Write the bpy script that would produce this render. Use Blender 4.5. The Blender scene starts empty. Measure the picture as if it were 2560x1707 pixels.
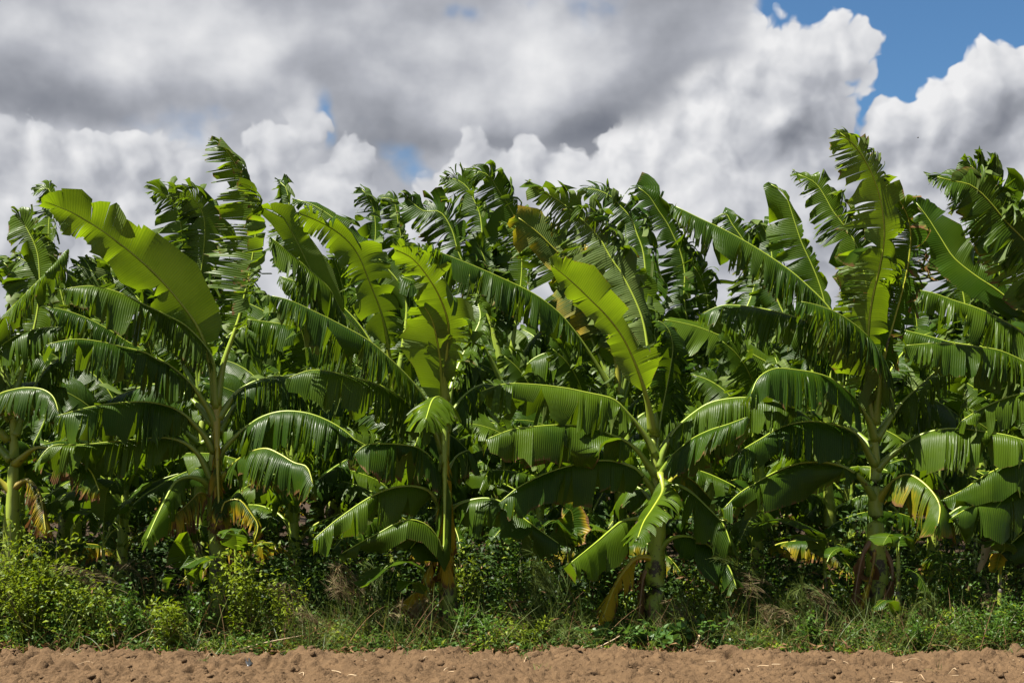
import bpy, math, random
import numpy as np
from mathutils import Vector

# ------------------------------------------------------------------ camera, world, sun, exposure
SC = bpy.context.scene
COL = SC.collection
F = 2560 * 50 / 36.0          # focal length in photo pixels
HY = 1141.0                   # the horizon's row in the photo
CAMH = 1.7
def at(px, py, Y):
    """the point that stands Y metres in front of the camera on the line of sight (px, py)"""
    return np.array([(px - 1280.0) * Y / F, Y, CAMH - (py - HY) * Y / F])

cam_d = bpy.data.cameras.new("camera")
cam = bpy.data.objects.new("camera", cam_d)
COL.objects.link(cam)
cam.location = (0, 0, CAMH)
cam.rotation_euler = (math.radians(90), 0, 0)
cam_d.lens = 50
cam_d.sensor_width = 36
cam_d.shift_y = (HY - 853.5) / 2560
cam_d.clip_end = 6000
SC.camera = cam

SUN_EL, SUN_AZ = math.radians(61), math.radians(-111)     # azimuth from +Y, clockwise: the sun is high on the left
SUN_DIR = Vector((math.sin(SUN_AZ) * math.cos(SUN_EL), math.cos(SUN_AZ) * math.cos(SUN_EL), math.sin(SUN_EL)))
sun_d = bpy.data.lights.new("sun", 'SUN')
sun_d.energy = 5.0
sun_d.angle = math.radians(0.5)
sun_d.color = (1.0, 0.95, 0.86)
sun = bpy.data.objects.new("sun", sun_d)
COL.objects.link(sun)
sun.location = (-20, -8, 30)
sun.rotation_euler = (-SUN_DIR).to_track_quat('-Z', 'Y').to_euler()

SC.view_settings.view_transform = 'Standard'
SC.view_settings.look = 'None'
SC.view_settings.exposure = 1.75
SC.view_settings.gamma = 1.0
SC.view_settings.use_curve_mapping = False
SC.render.engine = 'CYCLES'
SC.cycles.max_bounces = 7
SC.cycles.diffuse_bounces = 2
SC.cycles.glossy_bounces = 2
SC.cycles.transmission_bounces = 3
SC.cycles.use_denoising = True

class NT:
    """short spelling for node trees: every method returns an output socket"""
    def __init__(s, tree):
        s.t = tree
    def node(s, typ, **kw):
        n = s.t.nodes.new(typ)
        for k, v in kw.items():
            setattr(n, k, v)
        return n
    def put(s, sock, v):
        if isinstance(v, bpy.types.NodeSocket):
            s.t.links.new(v, sock)
        elif v is not None:
            sock.default_value = v
    def m(s, op, a, b=None, c=None, clamp=False):
        n = s.node('ShaderNodeMath', operation=op, use_clamp=clamp)
        for i, v in enumerate((a, b, c)):
            s.put(n.inputs[i], v)
        return n.outputs[0]
    def add(s, a, b): return s.m('ADD', a, b)
    def sub(s, a, b): return s.m('SUBTRACT', a, b)
    def mul(s, a, b): return s.m('MULTIPLY', a, b)
    def v(s, op, a, b=None):
        n = s.node('ShaderNodeVectorMath', operation=op)
        s.put(n.inputs[0], a)
        if op == 'SCALE':
            s.put(n.inputs[3], b)
        elif b is not None:
            s.put(n.inputs[1], b)
        return n.outputs['Value'] if op in ('LENGTH', 'DOT_PRODUCT', 'DISTANCE') else n.outputs[0]
    def xyz(s, x, y, z=0.0):
        n = s.node('ShaderNodeCombineXYZ')
        for i, q in enumerate((x, y, z)):
            s.put(n.inputs[i], q)
        return n.outputs[0]
    def sep(s, vec):
        n = s.node('ShaderNodeSeparateXYZ')
        s.put(n.inputs[0], vec)
        return n.outputs
    def noise(s, vec, scale, detail=4, rough=0.5, typ='FBM', col=False, dims='3D'):
        n = s.node('ShaderNodeTexNoise', noise_type=typ, noise_dimensions=dims)
        s.put(n.inputs['Vector'], vec)
        n.inputs['Scale'].default_value = scale
        n.inputs['Detail'].default_value = detail
        n.inputs['Roughness'].default_value = rough
        return n.outputs['Color' if col else 'Fac']
    def voro(s, vec, scale, feature='SMOOTH_F1', detail=0, rough=0.5, smooth=0.6, dims='3D', out='Distance'):
        n = s.node('ShaderNodeTexVoronoi', feature=feature, voronoi_dimensions=dims)
        s.put(n.inputs['Vector'], vec)
        n.inputs['Scale'].default_value = scale
        n.inputs['Detail'].default_value = detail
        n.inputs['Roughness'].default_value = rough
        if feature == 'SMOOTH_F1':
            n.inputs['Smoothness'].default_value = smooth
        return n.outputs[out]
    def sstep(s, x, lo, hi, a=0.0, b=1.0):
        n = s.node('ShaderNodeMapRange', interpolation_type='SMOOTHSTEP')
        for i, q in enumerate((x, lo, hi, a, b)):
            s.put(n.inputs[i], q)
        return n.outputs[0]
    def lin(s, x, lo, hi, a=0.0, b=1.0):
        n = s.node('ShaderNodeMapRange')
        for i, q in enumerate((x, lo, hi, a, b)):
            s.put(n.inputs[i], q)
        return n.outputs[0]
    def mix(s, f, a, b):
        n = s.node('ShaderNodeMix', data_type='RGBA')
        s.put(n.inputs[0], f)
        for i, q in ((6, a), (7, b)):
            if isinstance(q, tuple) and len(q) == 3:
                q = q + (1.0,)
            s.put(n.inputs[i], q)
        return n.outputs[2]
    def ramp(s, f, stops):
        n = s.node('ShaderNodeValToRGB')
        el = n.color_ramp.elements
        while len(el) < len(stops):
            el.new(0.5)
        for e, (p, c) in zip(el, stops):
            e.position = p
            e.color = tuple(c) + (1.0,)
        s.put(n.inputs[0], f)
        return n.outputs[0]

# the sky: Nishita blue with broken cumulus and a grey deck, laid out by compass bearing and elevation (degrees)
def AZ(px): return math.degrees(math.atan((px - 1280) / F))
def EL(px, py): return math.degrees(math.atan((HY - py) / F * math.cos(math.radians(AZ(px)))))
PXD = math.degrees(1 / F)

def cloud_group():
    """billowing cloud height over (bearing, elevation)"""
    g = bpy.data.node_groups.new("cloud_height", 'ShaderNodeTree')
    g.interface.new_socket("P", in_out='INPUT', socket_type='NodeSocketVector')
    g.interface.new_socket("H", in_out='OUTPUT', socket_type='NodeSocketFloat')
    g.interface.new_socket("Puff", in_out='OUTPUT', socket_type='NodeSocketFloat')
    n = NT(g)
    gi, go = n.node('NodeGroupInput'), n.node('NodeGroupOutput')
    P = gi.outputs[0]
    wv = n.noise(P, 0.5, 3, 0.5, col=True, dims='2D')
    W = n.v('ADD', P, n.v('SCALE', n.v('SUBTRACT', wv, (0.5, 0.5, 0.5)), 1.5))
    W = n.v('MULTIPLY', W, (1, 1, 0))
    H = None
    for px, py, r in CUMULUS:
        c = (AZ(px), EL(px, py), 0)
        d = n.v('DISTANCE', W, c)
        h = n.sub(1.0, n.m('DIVIDE', d, r * PXD))
        h = n.mul(h, r / 130.0)
        if H is None:
            H = h
        else:
            sm = n.node('ShaderNodeMath', operation='SMOOTH_MAX')
            n.put(sm.inputs[0], H); n.put(sm.inputs[1], h); sm.inputs[2].default_value = 0.22
            H = sm.outputs[0]
    b = n.voro(W, 0.60, feature='SMOOTH_F1', detail=2.0, rough=0.45, smooth=0.35, dims='2D')
    puff = n.sub(0.5, b)
    n.put(go.inputs[0], n.add(n.add(H, 0.16), n.mul(puff, 0.55)))
    n.put(go.inputs[1], puff)
    return g

# cumulus heads: bearing, elevation (as photo pixels) and radius
CUMULUS = [(1750, 190, 105), (1880, 160, 115), (2010, 170, 105), (2100, 125, 70), (1660, 310, 120), (1800, 300, 150), (1960, 290, 140),
           (2090, 280, 80), (1890, 305, 85), (1620, 370, 105), (1730, 385, 90), (1930, 370, 90), (2060, 400, 120), (1560, 420, 110),
           (2340, 320, 110), (2460, 250, 120), (2560, 190, 100), (2250, 325, 85), (2200, 345, 65), (2430, 400, 150), (2560, 380, 150),
           (2000, 500, 170), (1780, 520, 150), (2280, 560, 190), (2520, 560, 190), (1560, 540, 140), (-60, 420, 130), (90, 400, 95), (215, 430, 105), (340, 400, 70), (450, 470, 110), (590, 500, 110), (690, 400, 70), (760, 330, 45), (880, 400, 75), (840, 520, 120), (1190, 470, 120), (1330, 430, 80), (1420, 500, 130), (60, 560, 160), (340, 590, 150), (1090, 570, 110), (2660, 220, 130), (2780, 330, 170), (2300, 440, 130)]
# bright and dark reaches of the deck: x, y, half width, half height, slant (degrees), amount
DECK_TONE = [(420, 130, 330, 110, 6, .36), (700, 90, 260, 90, 0, .12), (120, 60, 150, 90, 0, -.10), (300, 265, 520, 50, 0, -.28),
             (120, 250, 220, 80, 0, -.14), (800, 190, 240, 60, -4, -.17), (1010, 130, 210, 110, 15, -.13), (1190, 90, 130, 70, -20, .22),
             (1400, 110, 200, 100, 10, .38), (1290, 240, 190, 70, -5, .30), (1500, 270, 170, 70, -28, -.32), (1640, 90, 160, 90, -35, -.10),
             (1750, 10, 240, 40, -10, -.04), (1200, 340, 330, 36, -4, -.22), (950, 280, 140, 60, 0, -.06), (500, 400, 250, 60, 0, -.02),
             (130, 380, 190, 70, 0, .32), (460, 460, 110, 60, 0, .28), (220, 500, 110, 50, 0, .22), (690, 330, 110, 90, 0, .02), (760, 300, 30, 60, 0, .30),
             (860, 350, 60, 90, 20, .15), (830, 480, 130, 90, 0, -.05), (1280, 410, 150, 40, 0, .28), (1540, 405, 320, 26, -3, -.30),
             (1500, 470, 330, 60, 0, .16), (1050, 560, 500, 60, 0, -.10), (1800, 480, 260, 60, 0, .08), (1960, 370, 70, 60, -40, -.62),
             (2120, 390, 120, 70, 0, -.30), (2060, 250, 90, 80, -10, -.35), (2470, 330, 160, 50, -25, -.60), (2400, 400, 160, 50, -10, -.42), (2200, 560, 420, 120, 0, -.22), (1700, 540, 260, 80, 0, -.15),
             (2350, 470, 200, 60, 0, .10)]
DECK_GAP = [(1740, 60, 190, 120, -30, -1.5), (1560, 240, 150, 120, 0, -1.2), (1380, 330, 120, 70, 0, -.6), (2340, 60, 360, 175, 0, 2.4), (2180, 210, 90, 90, 0, 1.2), (1042, 425, 85, 60, 25, .95), (805, 305, 26, 60, 10, .75),
            (560, 220, 130, 70, 0, -.7), (1140, 25, 50, 34, 20, .75), (970, 20, 40, 24, 0, .8), (1000, 640, 500, 60, 0, .5), (2090, 640, 60, 90, 0, .6), (1950, 20, 160, 60, 0, .8)]

def gauss(n, P, items):
    tot = None
    for px, py, sx, sy, rot, amp in items:
        ca, sa = math.cos(math.radians(rot)), math.sin(math.radians(rot))
        kx, ky = 1 / (sx * PXD * 1.2), 1 / (sy * PXD * 1.2)
        q = n.v('SUBTRACT', P, (AZ(px), EL(px, py), 0))
        u = n.v('DOT_PRODUCT', q, (ca * kx, -sa * kx, 0))
        w = n.v('DOT_PRODUCT', q, (sa * ky, ca * ky, 0))
        d = n.m('MULTIPLY_ADD', u, u, n.mul(w, w))
        e = n.mul(n.m('EXPONENT', n.mul(d, -1.0)), amp)
        tot = e if tot is None else n.add(tot, e)
    return tot

world = bpy.data.worlds.new("World")
SC.world = world
world.use_nodes = True
wt = world.node_tree
wt.nodes.clear()
n = NT(wt)
out = n.node('ShaderNodeOutputWorld')
bg = n.node('ShaderNodeBackground')
wt.links.new(bg.outputs[0], out.inputs[0])
sky = n.node('ShaderNodeTexSky', sky_type='NISHITA', sun_disc=False)
sky.sun_elevation = SUN_EL
sky.sun_rotation = SUN_AZ
sky.dust_density = 0.4
sky.ozone_density = 2.5
tc = n.node('ShaderNodeTexCoord')
D = n.v('NORMALIZE', tc.outputs['Generated'])
dx, dy, dz = n.sep(D)[:]
az = n.mul(n.m('ARCTAN2', dx, dy), 57.29578)
el = n.mul(n.m('ARCSINE', dz), 57.29578)
P = n.xyz(az, el, 0.0)
P3 = n.xyz(az, n.mul(el, 1.35), 0.0)
grp = cloud_group()
def inst(vec):
    q = n.node('ShaderNodeGroup', node_tree=grp)
    n.put(q.inputs[0], vec)
    return q.outputs
h0, h1 = inst(P), inst(n.v('ADD', P, (-0.42, 0.42, 0.0)))
wn = n.v('SUBTRACT', n.noise(P3, 0.16, 4, 0.5, col=True, dims='2D'), (0.5, 0.5, 0.5))
PW = n.v('MULTIPLY', n.v('ADD', P, n.v('SCALE', wn, 2.4)), (1, 1, 0))
# the deck: soft, slightly bumpy
cover = n.add(n.mul(n.sub(n.noise(P3, 0.07, 5, 0.5, dims='2D'), 0.44), 4.2), 0.40)
cover = n.sub(cover, gauss(n, PW, DECK_GAP))
inview = n.sstep(n.m('ABSOLUTE', az), 24.0, 34.0, 1.0, 0.0)
lowel = n.sstep(el, 22.0, 32.0, 1.0, 0.0)
local = n.mul(inview, lowel)
cover = n.add(cover, n.mul(local, 0.77))
deck_a = n.sstep(n.add(cover, n.mul(h0[1], 0.35)), 0.10, 1.0)
soft = n.sub(n.noise(n.v('ADD', P3, (7.3, 2.1, 0.0)), 0.26, 4, 0.45, dims='2D'), 0.5)
tone = n.add(n.sstep(el, 15.0, 8.0, 0.52, 0.64), n.mul(soft, 0.75))
tone = n.add(tone, n.mul(n.sub(n.noise(PW, 0.11, 2, 0.5, dims='2D'), 0.5), 0.35))
tone = n.add(tone, gauss(n, PW, DECK_TONE))
tone = n.add(tone, n.mul(n.mul(n.sub(h0[1], h1[1]), n.sstep(el, 15.5, 12.0, 0.05, 0.085)), 1.0))
GREY = [(0.0, (0.17, 0.185, 0.225)), (0.30, (0.30, 0.315, 0.355)), (0.55, (0.46, 0.475, 0.52)), (0.78, (0.68, 0.69, 0.72)), (1.0, (0.88, 0.88, 0.89))]
deck_c = n.ramp(tone, GREY)
# cumulus: crisp heads lit from the upper left
cum_a = n.mul(n.sstep(h0[0], 0.0, 0.15), n.sstep(el, 4.0, 9.0))
ctone = n.add(0.83, n.mul(n.sub(h0[0], h1[0]), 0.46))
ctone = n.add(ctone, n.mul(gauss(n, PW, [q for q in DECK_TONE if q[0] > 1900]), 0.6))
ctone = n.add(ctone, n.mul(soft, 0.25))
ctone = n.sub(ctone, n.sstep(az, AZ(1650), AZ(1250), 0.0, 0.16))
cum_c = n.ramp(ctone, GREY)
blue = n.mix(1.0, sky.outputs[0], (0, 0, 0))
bl = n.node('ShaderNodeMix', data_type='RGBA', blend_type='MULTIPLY')
bl.inputs[0].default_value = 1.0
n.put(bl.inputs[6], sky.outputs[0])
bl.inputs[7].default_value = (0.55, 0.79, 0.95, 1.0)
SKYK = 0.12
c = n.v('SCALE', bl.outputs[2], SKYK)
c = n.mix(cum_a, c, cum_c)
# the right-hand blue stays in front only where there is no cumulus; the deck hangs nearer than the cumulus
deck_front = n.mul(deck_a, n.sstep(n.add(n.add(n.mul(n.sub(az, AZ(1600)), -0.40), n.mul(n.sub(el, EL(1560, 330)), 0.55)), n.mul(soft, 3.0)), -0.7, 0.7))
base_el = n.add(EL(700, 318), n.mul(soft, 1.6))
deck_front = n.mul(deck_front, n.sstep(n.sub(el, base_el), -0.45, 0.9))
deck_back = deck_a
c0 = n.v('SCALE', bl.outputs[2], SKYK)
c0 = n.mix(deck_back, c0, deck_c)
c0 = n.mix(cum_a, c0, cum_c)
c0 = n.mix(deck_front, c0, deck_c)
hz = n.sstep(el, -2.0, 5.0, 0.75, 0.0)
c0 = n.mix(hz, c0, (0.50, 0.56, 0.66))
n.put(bg.inputs[0], c0)
bg.inputs[1].default_value = 0.29

# ------------------------------------------------------------------ helpers
UP = np.array([0.0, 0.0, 1.0])
def unit(v):
    return v / np.maximum(np.linalg.norm(v, axis=-1, keepdims=True), 1e-9)
def sstep(x, a, b):
    t = np.clip((x - a) / (b - a), 0, 1)
    return t * t * (3 - 2 * t)

def make_mesh(name, V, Fc, mats, uv=None, smooth=True, mi=None):
    """V (n,3), Fc list of int arrays (k,3|4); uv per vertex"""
    me = bpy.data.meshes.new(name)
    V = np.asarray(V, dtype=np.float32)
    Fc = [np.asarray(f, dtype=np.int32) for f in Fc if len(f)]
    loops = np.concatenate([f.ravel() for f in Fc])
    sizes = np.concatenate([np.full(len(f), f.shape[1], dtype=np.int32) for f in Fc])
    me.vertices.add(len(V)); me.vertices.foreach_set("co", V.ravel())
    me.loops.add(len(loops)); me.loops.foreach_set("vertex_index", loops)
    me.polygons.add(len(sizes))
    me.polygons.foreach_set("loop_start", np.concatenate([[0], np.cumsum(sizes)[:-1]]).astype(np.int32))
    me.polygons.foreach_set("loop_total", sizes)
    me.polygons.foreach_set("use_smooth", np.full(len(sizes), smooth, dtype=bool))
    if mi is not None:
        me.polygons.foreach_set("material_index", np.asarray(mi, dtype=np.int32))
    if uv is not None:
        l = me.uv_layers.new(name="UVMap")
        l.data.foreach_set("uv", np.asarray(uv, dtype=np.float32)[loops].ravel())
    for m in (mats if isinstance(mats, (list, tuple)) else [mats]):
        me.materials.append(m)
    me.update(calc_edges=True)
    return me

def link(name, data, parent=None, loc=None):
    o = bpy.data.objects.new(name, data)
    COL.objects.link(o)
    if parent is not None:
        o.parent = parent
    if loc is not None:
        o.location = tuple(float(q) for q in loc)
    return o
def tag(o, label=None, cat=None, group=None, kind=None):
    for k, v in (("label", label), ("category", cat), ("group", group), ("kind", kind)):
        if v:
            o[k] = v
    return o
def thing(name, label, cat, loc, group=None):
    return tag(link(name, None, None, loc), label, cat, group)

def spline(pts, n):
    """Catmull-Rom through pts, resampled to n points of equal spacing"""
    P = np.asarray(pts, dtype=float)
    if len(P) == 2:
        P = np.array([P[0], (P[0] + P[1]) / 2, P[1]])
    Q = np.vstack([2 * P[0] - P[1], P, 2 * P[-1] - P[-2]])
    t = np.linspace(0, 1, 14, endpoint=False)[:, None]
    out = []
    for i in range(1, len(Q) - 2):
        a, b, c, d = Q[i - 1], Q[i], Q[i + 1], Q[i + 2]
        out.append(0.5 * (2 * b + (c - a) * t + (2 * a - 5 * b + 4 * c - d) * t ** 2 + (3 * b - a - 3 * c + d) * t ** 3))
    C = np.vstack(out + [P[-1:]])
    s = np.concatenate([[0], np.cumsum(np.linalg.norm(np.diff(C, axis=0), axis=1))])
    u = np.linspace(0, s[-1], n)
    return np.stack([np.interp(u, s, C[:, k]) for k in range(3)], axis=1), s[-1]

def tube(C, R, sides=7, flat=None, ref=UP):
    """a tube along C with radii R; flat = (n,) squash along ref"""
    n = len(C)
    T = unit(np.gradient(C, axis=0))
    N = unit(ref - (T @ ref)[:, None] * T + 1e-4)
    B = np.cross(T, N)
    a = np.linspace(0, 2 * np.pi, sides, endpoint=False)
    f = np.ones(n) if flat is None else flat
    R = np.asarray(R)
    V = C[:, None, :] + R[:, None, None] * (np.cos(a)[None, :, None] * B[:, None, :] + (np.sin(a)[None, :] * f[:, None])[:, :, None] * N[:, None, :])
    i = np.arange(n - 1)[:, None] * sides
    j = np.arange(sides)[None, :]
    k = (j + 1) % sides
    Q = np.stack([i + j, i + k, i + sides + k, i + sides + j], axis=-1).reshape(-1, 4)
    L = np.concatenate([[0], np.cumsum(np.linalg.norm(np.diff(C, axis=0), axis=1))])
    uv = np.stack([np.repeat(L, sides), np.tile(a / (2 * np.pi), n)], axis=1)
    V = V.reshape(-1, 3)
    V = np.vstack([V, C[:1], C[-1:]])
    uv = np.vstack([uv, [[0, 0]], [[L[-1], 0]]])
    m = n * sides
    capa = np.stack([np.full(sides, m), k[0], j[0]], axis=1)
    capb = np.stack([np.full(sides, m + 1), (n - 1) * sides + j[0], (n - 1) * sides + k[0]], axis=1)
    return V, Q, np.vstack([capa, capb]), uv

# ------------------------------------------------------------------ materials
def new_mat(name):
    m = bpy.data.materials.new(name)
    m.use_nodes = True
    m.node_tree.nodes.clear()
    n = NT(m.node_tree)
    o = n.node('ShaderNodeOutputMaterial')
    return m, n, o

def attr(n, name):
    a = n.node('ShaderNodeAttribute', attribute_type='OBJECT', attribute_name=name)
    return a.outputs['Fac']

def leaf_material():
    """banana lamina: dark glossy face, pale bloom beneath, yellowing and browning by the object's own age"""
    m, n, o = new_mat("banana_leaf")
    uv = n.node('ShaderNodeUVMap').outputs[0]
    u, v = n.sep(uv)[:2]
    rnd = n.node('ShaderNodeObjectInfo').outputs['Random']
    geo = n.node('ShaderNodeNewGeometry')
    pos = n.node('ShaderNodeTexCoord').outputs['Object']
    edge = n.mul(n.m('ABSOLUTE', n.sub(v, 0.5)), 2.0)
    big = n.noise(pos, 2.3, 3, 0.55)
    fine = n.noise(pos, 9.0, 3, 0.6)
    un = n.add(u, n.mul(fine, 0.016))
    vein = n.m('SINE', n.mul(un, 2 * math.pi / 0.021))
    vein2 = n.noise(n.xyz(n.mul(u, 46.0), n.mul(v, 1.2), rnd), 1.0, 3, 0.6)
    streak = n.sub(vein2, 0.5)
    age = attr(n, "age")
    dry = attr(n, "dry")
    top = n.mix(n.sstep(n.add(big, n.mul(n.sub(rnd, 0.5), 0.5)), 0.25, 0.8), (0.015, 0.040, 0.002), (0.050, 0.088, 0.003))
    under = n.mix(n.sstep(big, 0.3, 0.7), (0.058, 0.096, 0.017), (0.105, 0.142, 0.032))
    base = n.mix(geo.outputs['Backfacing'], top, under)
    base = n.mix(n.mul(n.add(n.mul(vein, 0.5), 0.5), 0.20), base, (0.062, 0.110, 0.005))
    base = n.mix(n.sstep(streak, 0.04, 0.30, 0.0, 0.35), base, (0.070, 0.108, 0.012))
    base = n.mix(n.sstep(n.noise(pos, 26.0, 3, 0.7), 0.66, 0.76, 0.0, 0.45), base, (0.10, 0.075, 0.018))     # scars and specks
    near = n.sstep(edge, 0.0, 0.05, 0.5, 0.0)
    base = n.mix(near, base, (0.16, 0.20, 0.015))
    # ageing: yellow reaches in from the edge in streaks, then brown
    ymask = n.add(n.add(n.mul(edge, 0.5), n.mul(big, 0.9)), n.mul(streak, 0.5))
    yel = n.sstep(n.add(ymask, n.mul(age, 1.5)), 1.25, 1.7)
    base = n.mix(yel, base, n.mix(fine, (0.28, 0.22, 0.008), (0.42, 0.25, 0.010)))
    bmask = n.add(n.add(n.mul(n.m('POWER', edge, 3.0), 0.8), n.mul(fine, 0.7)), n.mul(streak, 0.7))
    brn = n.sstep(n.add(bmask, n.mul(dry, 1.3)), 1.33, 1.60)
    base = n.mix(brn, base, n.mix(big, (0.055, 0.024, 0.010), (0.22, 0.115, 0.045)))
    p = n.node('ShaderNodeBsdfPrincipled')
    n.put(p.inputs['Base Color'], base)
    n.put(p.inputs['Roughness'], n.add(n.add(n.mul(geo.outputs['Backfacing'], 0.22), n.lin(n.noise(pos, 5.0, 4, 0.65), 0.3, 0.7, 0.26, 0.50)), n.mul(brn, 0.3)))
    p.inputs['Specular IOR Level'].default_value = 0.16
    bump = n.node('ShaderNodeBump')
    bump.inputs['Strength'].default_value = 0.5
    bump.inputs['Distance'].default_value = 0.004
    n.put(bump.inputs['Height'], n.add(n.mul(vein, 0.5), n.mul(vein2, 1.2)))
    n.put(p.inputs['Normal'], bump.outputs[0])
    tr = n.node('ShaderNodeBsdfTranslucent')
    young = attr(n, "young")            # unfurling leaves are thinner and let more light through
    vf = n.mul(n.add(n.mul(vein, 0.5), 0.5), 0.5)
    tcol = n.mix(young, n.mix(vf, (0.085, 0.15, 0.003), (0.18, 0.26, 0.006)), n.mix(vf, (0.18, 0.29, 0.003), (0.34, 0.46, 0.010)))
    tcol = n.mix(yel, tcol, (0.45, 0.36, 0.012))
    tcol = n.mix(n.sstep(n.add(big, n.mul(streak, 0.6)), 0.30, 0.62, 0.5, 0.0), tcol, (0.12, 0.20, 0.003))
    tcol = n.mix(brn, tcol, (0.16, 0.07, 0.02))
    n.put(tr.inputs[0], tcol)
    mx = n.node('ShaderNodeMixShader')
    mx.inputs[0].default_value = 0.36
    n.put(mx.inputs[1], p.outputs[0]); n.put(mx.inputs[2], tr.outputs[0])
    n.put(o.inputs[0], mx.outputs[0])
    return m

def rib_material():
    m, n, o = new_mat("banana_midrib")
    pos = n.node('ShaderNodeTexCoord').outputs['Object']
    uv = n.node('ShaderNodeUVMap').outputs[0]
    u, v = n.sep(uv)[:2]
    age = attr(n, "age"); dry = attr(n, "dry")
    nz = n.noise(n.xyz(n.mul(u, 2.0), n.mul(v, 14.0), 0.0), 1.0, 4, 0.6)
    pn = n.noise(pos, 3.0, 3, 0.6)
    c = n.mix(nz, (0.17, 0.245, 0.016), (0.27, 0.33, 0.028))
    c = n.mix(n.sstep(u, 0.1, 0.9, 0.7, 0.0), c, (0.105, 0.16, 0.018))
    c = n.mix(n.mul(age, 0.8), c, (0.40, 0.26, 0.012))
    spots = n.sstep(n.add(n.noise(pos, 9.0, 3, 0.6), n.mul(dry, 0.25)), 0.72, 0.80)
    c = n.mix(spots, c, (0.05, 0.03, 0.012))
    c = n.mix(n.sstep(n.add(pn, dry), 1.15, 1.5), c, (0.16, 0.08, 0.03))
    p = n.node('ShaderNodeBsdfPrincipled')
    n.put(p.inputs['Base Color'], c)
    p.inputs['Roughness'].default_value = 0.42
    n.put(o.inputs[0], p.outputs[0])
    return m

def stem_material():
    m, n, o = new_mat("banana_pseudostem")
    pos = n.node('ShaderNodeTexCoord').outputs['Object']
    x, y, z = n.sep(pos)[:3]
    lw = n.xyz(n.mul(x, 9.0), n.mul(y, 9.0), n.mul(z, 1.6))
    streak = n.noise(lw, 2.0, 5, 0.65)
    blot = n.noise(pos, 7.0, 5, 0.7)
    c = n.mix(streak, (0.120, 0.180, 0.014), (0.27, 0.315, 0.034))
    c = n.mix(n.sstep(n.noise(pos, 4.0, 3, 0.6), 0.58, 0.75, 0, 0.25), c, (0.24, 0.17, 0.07))
    low = n.sstep(z, 0.2, 1.7, 0.12, -0.10)
    c = n.mix(n.sstep(n.add(blot, low), 0.58, 0.66), c, (0.030, 0.018, 0.010))
    c = n.mix(n.sstep(n.add(streak, low), 0.70, 0.82), c, (0.17, 0.095, 0.045))
    p = n.node('ShaderNodeBsdfPrincipled')
    n.put(p.inputs['Base Color'], c)
    p.inputs['Roughness'].default_value = 0.5
    b = n.node('ShaderNodeBump')
    b.inputs['Strength'].default_value = 0.5; b.inputs['Distance'].default_value = 0.01
    n.put(b.inputs['Height'], streak)
    n.put(p.inputs['Normal'], b.outputs[0])
    n.put(o.inputs[0], p.outputs[0])
    return m

def weed_material(name, dark, light, trans, rough=0.5, tmix=0.3):
    """small leaves and blades; uv.x is each leaf's own chance value, uv.y runs from its base to its tip"""
    m, n, o = new_mat(name)
    u, v = n.sep(n.node('ShaderNodeUVMap').outputs[0])[:2]
    rnd = n.node('ShaderNodeObjectInfo').outputs['Random']
    f = n.add(u, n.mul(n.sub(rnd, 0.5), 0.35))
    c = n.mix(f, dark, light)
    c = n.mix(n.mul(v, 0.25), c, light)
    p = n.node('ShaderNodeBsdfPrincipled')
    n.put(p.inputs['Base Color'], c)
    p.inputs['Roughness'].default_value = rough
    p.inputs['Specular IOR Level'].default_value = 0.16
    tr = n.node('ShaderNodeBsdfTranslucent')
    n.put(tr.inputs[0], n.mix(f, tuple(q * 0.7 for q in trans), trans))
    mx = n.node('ShaderNodeMixShader')
    mx.inputs[0].default_value = tmix
    n.put(mx.inputs[1], p.outputs[0]); n.put(mx.inputs[2], tr.outputs[0])
    n.put(o.inputs[0], mx.outputs[0])
    return m

def soil_material(name, sunlit):
    m, n, o = new_mat(name)
    pos = n.node('ShaderNodeTexCoord').outputs['Object']
    a = n.noise(pos, 1.3, 4, 0.6)
    b = n.noise(pos, 11.0, 6, 0.65)
    g = n.noise(pos, 60.0, 4, 0.7)
    c = n.mix(a, (0.092, 0.055, 0.027), (0.146, 0.091, 0.047))
    c = n.mix(n.sstep(b, 0.35, 0.7), n.mix(0.5, c, (0.050, 0.030, 0.015)), c)
    c = n.mix(n.sstep(g, 0.55, 0.8, 0, 0.35), c, (0.185, 0.125, 0.07))
    if not sunlit:
        c = n.mix(0.8, c, (0.018, 0.012, 0.007))  # shade under weeds and rows, put into the soil colour
    p = n.node('ShaderNodeBsdfPrincipled')
    n.put(p.inputs['Base Color'], c)
    p.inputs['Roughness'].default_value = 0.95
    p.inputs['Specular IOR Level'].default_value = 0.15
    bu = n.node('ShaderNodeBump')
    bu.inputs['Strength'].default_value = 0.9; bu.inputs['Distance'].default_value = 0.03
    n.put(bu.inputs['Height'], n.add(n.mul(n.noise(pos, 32.0, 6, 0.7), 1.0), n.mul(g, 0.5)))
    n.put(p.inputs['Normal'], bu.outputs[0])
    n.put(o.inputs[0], p.outputs[0])
    return m

def plain_material(name, ca, cb, scale, rough=0.7, spec=0.3, stretch=(1, 1, 1)):
    m, n, o = new_mat(name)
    pos = n.v('MULTIPLY', n.node('ShaderNodeTexCoord').outputs['Object'], stretch)
    rnd = n.node('ShaderNodeObjectInfo').outputs['Random']
    c = n.mix(n.add(n.noise(pos, scale, 5, 0.65), n.mul(n.sub(rnd, 0.5), 0.5)), ca, cb)
    p = n.node('ShaderNodeBsdfPrincipled')
    n.put(p.inputs['Base Color'], c)
    p.inputs['Roughness'].default_value = rough
    p.inputs['Specular IOR Level'].default_value = spec
    n.put(o.inputs[0], p.outputs[0])
    return m

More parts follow.
